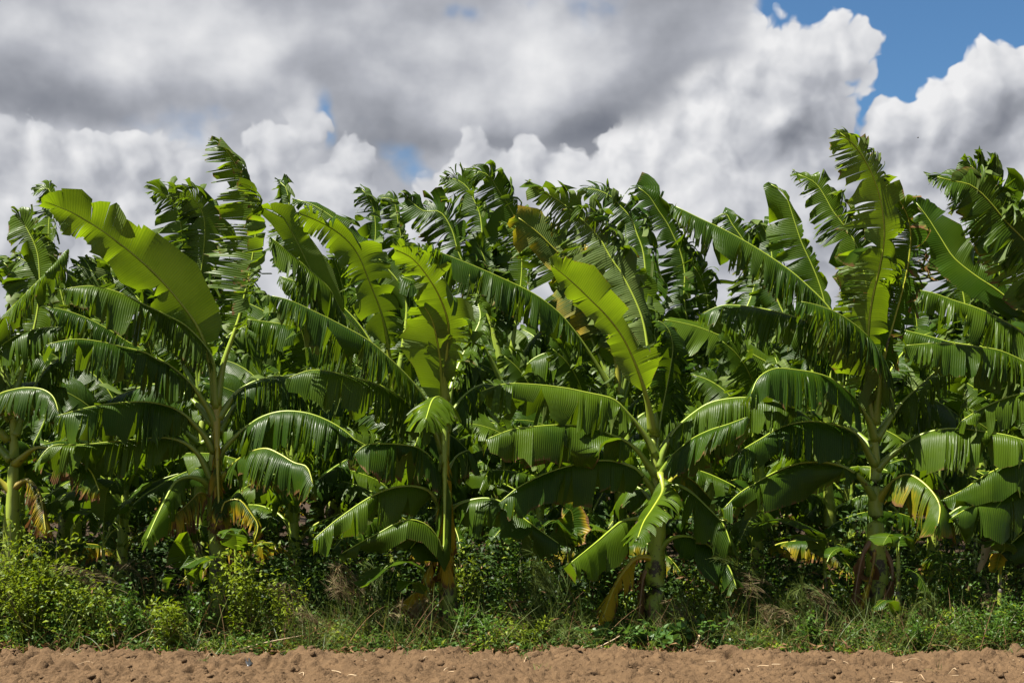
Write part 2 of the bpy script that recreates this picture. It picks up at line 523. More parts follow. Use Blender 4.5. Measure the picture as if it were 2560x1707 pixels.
M_LEAF, M_RIB, M_STEM = leaf_material(), rib_material(), stem_material()
M_WEED = weed_material("bushy_weed_leaf", (0.030, 0.060, 0.004), (0.150, 0.195, 0.010), (0.27, 0.36, 0.010))
M_SHADE = weed_material("shade_darkened_weed_leaf", (0.008, 0.022, 0.004), (0.034, 0.066, 0.010), (0.07, 0.13, 0.012), 0.5)  # shade between the rows is put into these darker leaf colours
M_HERB = weed_material("low_herb_leaf", (0.012, 0.038, 0.005), (0.062, 0.118, 0.015), (0.11, 0.22, 0.012), 0.42)
M_VINE = weed_material("vine_leaf", (0.024, 0.065, 0.012), (0.080, 0.150, 0.036), (0.14, 0.26, 0.03), 0.40)
M_BLADE = weed_material("grass_blade", (0.030, 0.055, 0.012), (0.110, 0.140, 0.036), (0.15, 0.20, 0.03), 0.45)
M_PLUME = weed_material("grass_plume", (0.120, 0.080, 0.045), (0.230, 0.190, 0.095), (0.20, 0.13, 0.06), 0.6)
M_DRY = weed_material("dry_litter", (0.080, 0.038, 0.018), (0.280, 0.170, 0.080), (0.22, 0.11, 0.04), 0.7)
M_STRAW = plain_material("straw", (0.24, 0.15, 0.075), (0.42, 0.33, 0.21), 9.0, 0.6)
M_SOIL, M_GROUND = soil_material("tilled_soil", True), soil_material("shade_darkened_soil", False)
M_TWIG = plain_material("weed_stalk", (0.06, 0.07, 0.02), (0.16, 0.13, 0.06), 8.0, 0.6)
M_PLASTIC = plain_material("black_plastic", (0.010, 0.011, 0.013), (0.035, 0.037, 0.042), 12.0, 0.35, 0.5)
M_BIRD = plain_material("bird_feathers", (0.012, 0.011, 0.010), (0.03, 0.028, 0.025), 8.0)

# ------------------------------------------------------------------ the torn banana leaf
def leaf_shape(pts, rng, nref=(0, 0, 1), w=0.34, pet=0.22, tear=0.55, nstrip=26, droop=2.2, wind=0.0, vee=0.35, rag=0.10,
               chaos=0.5, fold=0.0, rad=0.048, lenL=1.0, lenR=1.0, nrow=8, ncol=3, sq=0.10, wave=0.035, winddir=(-1.0, 0.12, -0.12)):
    """lamina and midrib of one leaf. pts run from the stem to the tip (metres). The lamina hangs from the midrib in strips that
    part where the wind has torn it: droop bends them to the ground, wind blows them along winddir."""
    C, L = spline(pts, 72)
    T = unit(np.gradient(C, axis=0))
    nref = np.asarray(nref, dtype=float)
    N = nref[None, :] - (T @ nref)[:, None] * T
    bad = np.linalg.norm(N, axis=1) < 0.12
    N[bad] = N[bad] + np.array([0.0, -0.2, 0.05])
    N = unit(N)
    tt = np.linspace(0, 1, len(C))
    def samp(A, t):
        return np.stack([np.interp(t, tt, A[:, k]) for k in range(3)], axis=-1)
    g = np.array([0, 0, -1.0]); wd = np.asarray(winddir, dtype=float)
    Vs, Fs, UVs, off = [], [], [], 0
    for side in (1, -1):
        ns = max(3, int(nstrip * rng.uniform(0.85, 1.15)))
        zf, zp = rng.uniform(1.2, 3.2), rng.uniform(0, 6.28)
        zone = 0.5 + 0.5 * np.sin(np.linspace(0, 6.28 * zf, ns) + zp)       # whole panels between shredded reaches
        cuts = (rng.gamma(1.0, 1.0, ns) + 0.22) * (1 + 3.2 * sstep(zone, .62, .95))
        b = np.concatenate([[0], np.cumsum(cuts) / cuts.sum()])
        x0, x1 = b[:-1], b[1:]
        f = np.linspace(0, 1, ncol)[None, :]
        x = x0[:, None] + (x1 - x0)[:, None] * f                     # (S, ncol) along the lamina
        t = pet + (1 - pet) * x
        xc = (x0 + x1) / 2
        # depth at which each cut begins (1 = not torn); shared by both neighbours
        edge_tear = np.where(rng.random(ns + 1) < tear, rng.beta(1.0, 2.2, ns + 1) * 0.8, 1.15)
        te = edge_tear[:-1, None] * (1 - f) + edge_tear[1:, None] * f
        s = np.linspace(0, 1, nrow)[None, :, None]
        q = sstep(s, te[:, None, :] * 0.9, 1.12)                      # (S, nrow, ncol) how free the strip is here
        prof = np.clip(x / 0.15, 0, 1) ** 0.55 * np.clip(1 - x ** 6, 0, 1) ** 0.5 * (0.84 + 0.16 * np.sin(np.pi * np.clip(x, 0, 1)))
        prof = np.maximum(prof, 0.04)
        torn = (np.minimum(edge_tear[:-1], edge_tear[1:]) < 1)
        slen = 1 - rag * rng.random(ns) - np.where(torn, rng.uniform(.15, .6, ns) * (rng.random(ns) < 0.16), 0)
        W = w * (lenL if side > 0 else lenR) * prof * slen[:, None] * (1 + .07 * rng.normal(size=(ns, ncol))) * (1 + .10 * np.sin(x * rng.uniform(7, 15) + zp))
        Tm = samp(T, t); Nm = unit(samp(N, t)); Lm = np.cross(Nm, Tm) * side
        ph = 0.12 + 0.25 * x + 0.9 * np.clip((x - 0.86) / 0.14, 0, 1) ** 2
        d0 = np.cos(ph)[..., None] * (Lm * math.cos(vee) + Nm * math.sin(vee)) + np.sin(ph)[..., None] * Tm
        dr = droop * (1 + chaos * 0.45 * rng.normal(size=ns))
        dr = np.where(rng.random(ns) < .13 * min(1, chaos * 2), dr * 2.5 + 1.5, dr)            # limp strips
        wi = wind * (1 + chaos * 0.5 * rng.normal(size=ns))
        jit = rng.normal(size=(ns, 3)) * chaos * 0.55 + chaos * 0.75 * np.sin(xc[:, None] * rng.uniform(9, 26, 3) + rng.uniform(0, 6.28, 3))   # neighbours flop together
        tw = rng.normal(size=ns) * chaos * 1.5
        curl = rng.normal(size=ns) * chaos * 0.9
        P = np.empty((ns, nrow, ncol, 3))
        P[:, 0] = samp(C, t)
        ds = 1.0 / (nrow - 1)
        for r in range(1, nrow):
            sr = (r - 0.5) * ds
            qq = q[:, r][..., None]
            bend = sr ** 0.8
            d = d0 + bend * (g * (dr[:, None, None] * qq + droop * 0.75 * (1 - qq)) + wd * (wi[:, None, None] * qq + wind * 0.6 * (1 - qq)))
            d = d + qq * (jit[:, None, :] * 0.7 + Nm * (curl[:, None, None] * sr))
            d = unit(d)
            P[:, r] = P[:, r - 1] + d * (W * ds)[..., None]
        # free strips narrow, twist and cup
        dirn = unit(P[:, -1] - P[:, 0])
        nrm = unit(np.cross(Tm, dirn) * side)
        across = (x - xc[:, None]) * (1 - pet) * L
        th = tw[:, None, None] * q
        cs, sn = np.cos(th), np.sin(th)
        a = across[:, None, :]
        shrink = 1 - (0.15 + 0.4 * rng.random(ns))[:, None, None] * q
        P += (Tm[:, None] * (a * (cs * shrink - 1))[..., None] + nrm[:, None] * (a * sn * shrink)[..., None])
        pl = rng.uniform(0, 6.28)
        P += nrm[:, None] * (0.008 * np.sin(2 * np.pi * t * L / 0.11 + pl) + wave * np.sin(2 * np.pi * t * L / 0.47 + pl * 2 + 1.5 * np.sin(t * L * 3.1)))[:, None, :, None] * s[..., None] ** 1.3
        if fold:
            P += nrm[:, None] * (fold * (s ** 2))[..., None] * np.sin(t * L * 5)[:, None, :, None]
        idx = np.arange(ns * nrow * ncol).reshape(ns, nrow, ncol) + off
        A, B, D, E = idx[:, :-1, :-1], idx[:, :-1, 1:], idx[:, 1:, 1:], idx[:, 1:, :-1]
        quad = np.stack([A, B, D, E] if side > 0 else [A, E, D, B], axis=-1).reshape(-1, 4)
        u = np.broadcast_to((t * L)[:, None, :], (ns, nrow, ncol))
        vv = np.broadcast_to(0.5 + 0.5 * side * s, (ns, nrow, ncol))
        Vs.append(P.reshape(-1, 3)); Fs.append(quad); UVs.append(np.stack([u, vv], axis=-1).reshape(-1, 2))
        off += ns * nrow * ncol
    lam = (np.vstack(Vs), [np.vstack(Fs)], np.vstack(UVs))
    Cr = C[::2]
    tr = np.linspace(0, 1, len(Cr))
    R = rad * (0.10 + 0.24 * np.clip(1 - tr, 0, 1) + 0.66 * np.clip(1 - tr / (pet + .22), 0, 1) ** 1.3)
    R = R * (1 + 0.25 * np.clip(1 - tr / 0.14, 0, 1))
    Vr, Q, cap, uvr = tube(Cr, R, 7, flat=np.full(len(Cr), 0.8), ref=np.array([0.05, -0.2, 1.0]))
    return lam, (Vr, [Q, cap], uvr)

def add_leaf(parent, lam, rib, age=0.0, dry=0.1, name="leaf", label=None, young=0.0):
    o = link(name, make_mesh("banana_leaf", lam[0], lam[1], M_LEAF, lam[2]), parent)
    r = link("midrib", make_mesh("banana_midrib", rib[0], rib[1], M_RIB, rib[2]), o)
    for q in (o, r):
        q["age"], q["dry"], q["young"] = float(age), float(dry), float(young)
    if label:
        o["label"] = label
    return o

def stem_shape(pts, radii, rng):
    C, L = spline(pts, 26)
    R = 1.12 * np.interp(np.linspace(0, 1, 26), np.linspace(0, 1, len(radii)), radii)
    V, Q, cap, uv = tube(C, R, 14)
    # overlapping sheaths: each covers part of the round and ends at its own height
    n = len(C)
    ang = uv[:n * 14, 1].reshape(n, 14) * 2 * np.pi
    h = np.linspace(0, 1, n)[:, None]
    bump = np.zeros((n, 14))
    for k in range(9):
        a0, h0 = rng.uniform(0, 6.28), rng.uniform(0.1, 1.05)
        span = np.cos(ang - a0)
        bump += 0.10 * sstep(span, 0.1, 0.6) * sstep(h0 - h, 0.0, 0.05)
    bump -= bump.mean()
    ctr = np.repeat(C[:, None], 14, axis=1).reshape(-1, 3)
    V[:n * 14] = ctr + (V[:n * 14] - ctr) * (1 + bump.reshape(-1, 1))
    return V, [Q, cap], uv

MODE = {'H': (0, 0, 1), 'F': (0.0, -1.0, 0.25), 'B': (0.0, 1.0, 0.25), 'L': (-1, -0.25, 0.3), 'R': (0.7, -0.5, 0.5), 'S': (-0.55, -0.75, 0.5)}

def traced_plant(name, label, Y, stem, leaves, seed, group=None, rad=(0.085, 0.075, 0.062, 0.045, 0.03)):
    """a plant whose stem and midribs follow lines of sight of the photo at its own distance Y.
    stem: (px, py) from the ground up; leaves: (mode, tip depth, points base to tip, options)"""
    rng = np.random.default_rng(seed)
    k = Y / 13.5
    base = at(stem[0][0], stem[0][1], Y)
    base[2] = -0.05
    root = thing(name, label, "banana plant", base, group)
    S = [np.array([base[0], Y, -0.05])] + [at(px, py, Y) for px, py in stem if at(px, py, Y)[2] > 0.05]
    V, Fc, uv = stem_shape(np.array(S) - base, [r for r in rad], rng)
    link("pseudostem", make_mesh("banana_pseudostem", V, Fc, M_STEM, uv), root)
    crown = np.array(stem[-1], dtype=float)
    for lf in leaves:
        mode, dt, pts = lf[:3]
        op = dict(lf[3]) if len(lf) > 3 else {}
        P = [tuple(p) for p in pts]
        dmin = min(math.hypot(P[0][0] - a, P[0][1] - b) for a, b in stem)
        if dmin > 60:
            P = [tuple(crown)] + P
        n = len(P)
        Pw = []
        seg = np.concatenate([[0], np.cumsum([math.hypot(P[i + 1][0] - P[i][0], P[i + 1][1] - P[i][1]) for i in range(n - 1)])])
        seg = seg / seg[-1]
        for (px, py), s in zip(P, seg):
            Pw.append(at(px, py, Y + dt * s ** 1.1))
        age, dry, lab = op.pop('age', 0.0), op.pop('dry', 0.04 + 0.22 * rng.random()), op.pop('label', None)
        nm = op.pop('name', 'leaf')
        nref = op.pop('nref', MODE[mode])
        d = dict(H=dict(droop=6.0, vee=0.05, wind=0.9, tear=0.75, nstrip=26, chaos=0.5),
                 F=dict(droop=0.25, vee=0.10, tear=0.12, nstrip=20, chaos=0.25),
                 B=dict(droop=0.25, vee=0.10, tear=0.12, nstrip=20, chaos=0.25),
                 L=dict(droop=0.7, vee=0.2, tear=0.85, nstrip=34, chaos=0.6, wind=1.3),
                 R=dict(droop=1.2, vee=0.2, tear=0.85, nstrip=34, chaos=0.6, wind=0.9),
                 S=dict(droop=0.9, vee=0.15, tear=0.86, nstrip=36, chaos=0.9, wind=1.5))[mode]
        d.update(op)
        if mode == 'H' and rad[0] > .05:
            d['tear'], d['chaos'] = max(d['tear'], .5), max(d['chaos'], .62)
        if d['tear'] > .5:
            d['nstrip'] = int(d['nstrip'] * 1.75)
        d.setdefault('w', 0.36)
        lam, rib = leaf_shape(np.array(Pw) - base, rng, nref=nref, **d)
        add_leaf(root, lam, rib, age, dry, nm, lab, 1.0 if mode == 'F' else 0.0)
    return root

# ------------------------------------------------------------------ the front row, left to right
H, FF, B, S_, L_, R_ = 'H', 'F', 'B', 'S', 'L', 'R'
FRONT = "banana plants along the edge of the field"
MID = "banana plants of the second row"

traced_plant("banana_plant", "banana plant at the left edge, a pale combed leaf hanging beside its dark stem", 13.6,
    [(28, 1589), (30, 1400), (34, 1200), (34, 1110), (30, 1000)],
    [(S_, .2, [(30, 1000), (70, 880), (96, 760), (96, 644), (69, 575), (40, 535)], dict(nref=(-.2, -1, .2), tear=.5, wind=.9, w=.33)),
     (H, -.3, [(25, 1010), (-30, 900), (0, 805), (50, 750), (92, 706), (130, 667), (170, 622)], dict(w=.28, pet=.3)),
     (H, -.2, [(25, 1040), (-20, 930), (0, 872), (23, 851), (57, 832), (103, 820), (155, 817)], dict(w=.36, wind=-.3)),
     (H, -.6, [(20, 1100), (-30, 1040), (-5, 990), (38, 973), (76, 969), (111, 975), (135, 995), (148, 1035)], dict(w=.33, wind=.5, age=.12, pet=.3)),
     (H, .3, [(38, 1090), (70, 1000), (112, 925), (165, 890), (250, 885)], dict(w=.34)),
     (H, -.7, [(38, 1160), (90, 1120), (150, 1130), (220, 1170), (250, 1230)], dict(w=.3, age=.35, dry=.5)),
     (H, .3, [(28, 1150), (-60, 1060), (-160, 1040), (-260, 1080)]),
     (H, .2, [(28, 1050), (-70, 900), (-190, 850), (-300, 880)]),
     (S_, .4, [(25, 1000), (-20, 800), (-60, 640), (-120, 520)]),
     (H, -.2, [(30, 1230), (-20, 1190), (-60, 1230), (-85, 1330)], dict(age=.5, dry=.6, w=.25)),
     (H, -.3, [(34, 1220), (70, 1200), (100, 1240), (115, 1330)], dict(age=.55, dry=.75, w=.24)),
    ], 11, FRONT)

traced_plant("banana_plant", "banana plant left of centre with one tall combed leaf standing straight up against the cloud", 13.5,
    [(548, 1589), (546, 1385), (532, 1210), (536, 1100), (540, 1010)],
    [(FF, -.1, [(540, 1010), (550, 950), (562, 897), (597, 797), (622, 690), (636, 613), (640, 560), (629, 512), (608, 453), (589, 411), (564, 373), (538, 352)],
      dict(nref=(-.35, -1, .1), w=.40, wind=2.6, droop=.25, tear=.93, nstrip=46, chaos=.45, pet=.26, winddir=(-1, .15, -.02), rag=.2, age=-.1)),
     (FF, -.55, [(538, 1010), (531, 940), (518, 880), (494, 817), (450, 755), (383, 679), (287, 599), (199, 541), (150, 519), (112, 503)],
      dict(nref=(-.1, .75, .6), w=.32, tear=.22, nstrip=18, droop=.22, chaos=.3, wave=.06, pet=.17, vee=.12, label="broad leaf almost untorn, lit through from behind")),
     (H, -.55, [(540, 1020), (536, 960), (525, 885), (471, 820), (421, 790), (364, 763), (299, 732), (230, 715), (160, 722)], dict(w=.42, nstrip=34, tear=.85)),
     (H, -.8, [(542, 1075), (525, 1030), (478, 961), (421, 911), (394, 900), (364, 882), (306, 867), (249, 854), (184, 848), (112, 862)], dict(w=.40, nstrip=30, tear=.75)),
     (H, -.7, [(536, 1130), (513, 1091), (482, 1056), (455, 1033), (425, 1017), (380, 1006), (337, 1004), (268, 1010), (214, 1020), (140, 1040)], dict(w=.44, nstrip=24, tear=.7, chaos=.3)),
     (H, -.6, [(532, 1206), (520, 1179), (494, 1133), (455, 1104), (400, 1094), (300, 1102), (200, 1112), (130, 1114), (88, 1160)], dict(w=.37, nstrip=22, tear=.7, chaos=.35)),
     (H, .3, [(545, 1045), (562, 1022), (590, 984), (628, 957), (674, 943), (716, 941), (770, 955), (820, 985)], dict(w=.44, nstrip=36, tear=.8)),
     (H, -.3, [(540, 1167), (558, 1125), (584, 1096), (616, 1068), (658, 1041), (708, 1028), (765, 1032), (815, 1049), (861, 1076), (905, 1115)], dict(w=.45, nstrip=36, tear=.85)),
     (H, -.7, [(536, 1240), (548, 1206), (574, 1171), (600, 1146), (630, 1128), (666, 1121), (700, 1135), (735, 1156), (768, 1168), (784, 1215)], dict(w=.42, age=.22, dry=.32, nstrip=22)),
     (H, -.5, [(532, 1250), (515, 1235), (497, 1232), (478, 1250), (452, 1275), (412, 1302)], dict(w=.34, age=.6, dry=.72, pet=.15, nstrip=26, label="withered yellow leaf with brown shreds", rad=.016)),
     (H, -.4, [(548, 1270), (560, 1256), (582, 1248), (603, 1252), (628, 1284), (645, 1316), (632, 1362)], dict(w=.22, age=.5, dry=.5, nref=(.4, -.8, .4), label="yellowing leaf with a burnt brown patch")),
     (H, -.9, [(530, 1225), (505, 1200), (470, 1192), (438, 1205), (415, 1245), (388, 1300), (366, 1350)], dict(w=.28, nref=(-.3, -.7, .6), nstrip=10, tear=.4)),
     (H, -.15, [(546, 1300), (572, 1330), (580, 1390), (572, 1450)], dict(w=.12, age=.9, dry=1.0, nstrip=16, tear=1.0, name="dead_leaf", label="brown dry leaf against the foot of the stem")),
     (H, .7, [(545, 1080), (600, 1000), (660, 1010), (700, 1060)], dict(w=.34)),
     (H, .6, [(535, 1060), (470, 990), (400, 960), (330, 975), (270, 1000)], dict(w=.36)),
     (S_, .7, [(540, 1000), (530, 900), (505, 800), (470, 720), (420, 660)], dict(w=.36)),
    ], 21, FRONT)

traced_plant("banana_plant", "slender banana plant left of the middle, its upright leaf folded into pale shreds", 13.3,
    [(1125, 1589), (1120, 1460), (1108, 1300), (1106, 1220), (1110, 1145), (1114, 1070), (1112, 1000)],
    [(FF, -.8, [(1112, 1000), (1110, 960), (1112, 920), (1117, 880), (1120, 809), (1100, 745), (1068, 690), (1030, 646), (985, 622)],
      dict(nref=(.1, .8, .5), w=.33, wind=1.0, tear=.8, nstrip=28, chaos=.6, pet=.1, lenR=.7, age=.12, label="upright pale green leaf, whole below and shredded above")),
     (FF, -.45, [(1112, 1010), (1104, 960), (1100, 900), (1092, 850), (1080, 800), (1060, 765)], dict(nref=(.05, .8, .5), w=.34, lenL=.45, tear=.2, nstrip=12, pet=.05, droop=.1, age=.14)),
     (H, -.7, [(1110, 1100), (1095, 1060), (1060, 995), (1022, 945), (976, 899), (919, 850), (842, 807), (788, 780), (727, 752), (672, 738)], dict(w=.40, nstrip=32, tear=.85, pet=.12)),
     (H, -.45, [(1108, 1130), (1090, 1085), (1053, 1035), (1010, 1000), (961, 968), (900, 947), (823, 928), (773, 926), (718, 945)], dict(w=.42, nstrip=28, tear=.7, pet=.12)),
     (H, -.5, [(1112, 1225), (1100, 1195), (1086, 1170), (1075, 1143), (1049, 1121), (1014, 1112), (965, 1109), (915, 1112), (886, 1135)], dict(w=.40, nstrip=18, tear=.35, chaos=.25, dry=.3, pet=.16)),
     (H, -.8, [(1112, 1294), (1100, 1265), (1082, 1238), (1062, 1222), (1030, 1215), (991, 1217), (945, 1232), (900, 1258), (854, 1290), (828, 1310), (783, 1348)], dict(w=.36, nstrip=18, tear=.4, chaos=.25, pet=.16)),
     (H, -.6, [(1110, 1360), (1096, 1345), (1075, 1318), (1050, 1303), (1020, 1298), (985, 1310), (950, 1330), (900, 1356), (846, 1388)], dict(w=.24, nstrip=9, tear=.3, chaos=.2)),
     (H, -.3, [(1112, 1302), (1126, 1278), (1145, 1262), (1170, 1252), (1213, 1245), (1255, 1255), (1297, 1286), (1343, 1320), (1400, 1360)], dict(w=.40, nstrip=14, tear=.35, chaos=.2, pet=.12)),
     (H, .2, [(1110, 1205), (1124, 1170), (1140, 1142), (1158, 1130), (1174, 1128), (1184, 1160)], dict(w=.30)),
     (FF, -1.0, [(1112, 1070), (1114, 1030), (1110, 1004), (1096, 992), (1080, 1002), (1064, 1050)], dict(nref=(0, -.3, 1), w=.30, nstrip=22, tear=.9, droop=2.5, pet=.3, chaos=.6)),
     (H, -.4, [(1112, 1405), (1092, 1370), (1070, 1352), (1045, 1350), (1025, 1372)], dict(w=.26, nstrip=5, tear=.2)),
     (H, -.3, [(1118, 1400), (1100, 1372), (1082, 1400), (1062, 1450), (1050, 1478)], dict(w=.24, age=.75, dry=.55, label="mottled yellow dying leaf hanging down")),
     (H, -.55, [(1118, 1455), (1092, 1446), (1065, 1460), (1036, 1482), (1000, 1512)], dict(w=.24, age=1.0, dry=.75, nstrip=26, tear=.95, name="dead_leaf", label="dead brown leaf with bright yellow tatters")),
     (H, .6, [(1112, 1080), (1150, 1000), (1210, 960), (1270, 980)], dict(w=.34)),
     (S_, .6, [(1114, 1040), (1130, 960), (1160, 880), (1200, 800), (1190, 740)], dict(w=.3, droop=1.6)),
    ], 31, FRONT, rad=(.075, .07, .066, .058, .045, .03))

traced_plant("banana_plant", "banana plant right of centre with a bright untorn leaf beside a dark torn upright one", 13.4,
    [(1640, 1589), (1634, 1475), (1642, 1362), (1645, 1250), (1640, 1170), (1632, 1090)],
    [(S_, .5, [(1634, 1090), (1634, 1010), (1630, 960), (1622, 890), (1604, 790), (1558, 690), (1527, 645), (1496, 591), (1451, 545), (1405, 507), (1355, 476), (1322, 453)],
      dict(w=.40, nstrip=54, tear=.9, wind=1.5, pet=.16, nref=(-.4, .55, .7))),
     (FF, -.9, [(1632, 1080), (1618, 1000), (1596, 930), (1570, 868), (1545, 825), (1512, 784), (1477, 750), (1432, 706), (1376, 660)],
      dict(nref=(-.2, .75, .6), w=.26, tear=.18, nstrip=16, pet=.2, chaos=.35, wave=.05, age=.10, lenR=.6, label="bright yellow green leaf lit through, hardly torn")),
     (H, -.5, [(1640, 1140), (1620, 1100), (1595, 1065), (1570, 1035), (1540, 1003), (1512, 991), (1470, 982), (1412, 970), (1336, 961), (1259, 960), (1198, 980)], dict(w=.44, nstrip=20, tear=.5, chaos=.25, pet=.2)),
     (H, -.7, [(1642, 1192), (1623, 1167), (1596, 1129), (1562, 1102), (1519, 1083), (1481, 1070), (1412, 1062), (1336, 1066), (1278, 1074), (1215, 1098)], dict(w=.42, nstrip=14, tear=.5, chaos=.2, pet=.2)),
     (H, -.6, [(1645, 1250), (1630, 1220), (1607, 1190), (1588, 1171), (1555, 1158), (1519, 1151), (1473, 1154), (1412, 1167), (1355, 1187), (1297, 1217), (1248, 1256)], dict(w=.42, nstrip=12, tear=.45, chaos=.2, pet=.14)),
     (H, -.9, [(1642, 1318), (1622, 1300), (1600, 1296), (1575, 1298), (1552, 1304), (1522, 1328), (1491, 1355), (1426, 1407)], dict(w=.36, nstrip=10, tear=.4, chaos=.2)),
     (FF, -1.1, [(1644, 1200), (1650, 1185), (1656, 1205), (1656, 1229), (1633, 1268), (1610, 1303), (1594, 1345)], dict(nref=(-.5, -.2, .9), w=.28, tear=.5, droop=1.4, nstrip=14, pet=.1, age=.15)),
     (R_, .2, [(1640, 1130), (1652, 1040), (1668, 960), (1678, 905), (1682, 865), (1674, 830), (1658, 808), (1640, 800)], dict(nref=(.5, -.35, .75), w=.30, wind=.5, nstrip=30, tear=.6, pet=.22, rad=.024)),
     (H, -.3, [(1645, 1170), (1660, 1125), (1678, 1092), (1698, 1064), (1737, 1030), (1775, 1007), (1825, 996), (1874, 994), (1928, 1003), (1990, 1022)], dict(w=.40, nstrip=30, tear=.75, pet=.2)),
     (H, -.7, [(1646, 1200), (1668, 1160), (1690, 1132), (1729, 1098), (1775, 1075), (1821, 1060), (1868, 1042)], dict(w=.36, nstrip=20, tear=.65, pet=.2)),
     (H, -.4, [(1648, 1240), (1668, 1222), (1695, 1214), (1730, 1232), (1766, 1265), (1808, 1310), (1828, 1362)], dict(w=.38, nstrip=16, tear=.5)),
     (H, -.5, [(1645, 1392), (1656, 1368), (1675, 1348), (1704, 1340), (1730, 1343), (1766, 1358), (1798, 1388), (1824, 1420), (1842, 1470)], dict(w=.32, nstrip=9, tear=.3, dry=.3, chaos=.2)),
     (H, -.5, [(1638, 1400), (1612, 1392), (1588, 1397), (1566, 1420), (1540, 1459), (1520, 1507), (1505, 1552)], dict(w=.20, age=.85, dry=.48, nstrip=12, tear=.6, chaos=.5, nref=(-.2, -.8, .4), label="yellow dying leaf blotched with black, hanging to the ground")),
     (H, -.15, [(1640, 1420), (1612, 1432), (1602, 1490), (1598, 1548)], dict(w=.12, age=.8, dry=1.1, nstrip=16, tear=1.0, name="dead_leaf", label="brown dry leaf hanging down the left of the stem")),
     (H, .5, [(1645, 1270), (1610, 1230), (1585, 1215), (1560, 1230), (1540, 1270)], dict(w=.28, nstrip=7, tear=.2)),
     (H, .8, [(1645, 1240), (1690, 1190), (1730, 1200), (1780, 1250)], dict(w=.3, age=.4, dry=.35, nref=(0, -.8, .5), tear=.2)),
     (H, .9, [(1640, 1150), (1690, 1070), (1750, 1060), (1810, 1110)], dict(w=.36)),
     (S_, .9, [(1632, 1090), (1650, 960), (1640, 850), (1600, 760)], dict(w=.36)),
    ], 41, FRONT, rad=(.09, .085, .076, .066, .05, .032))

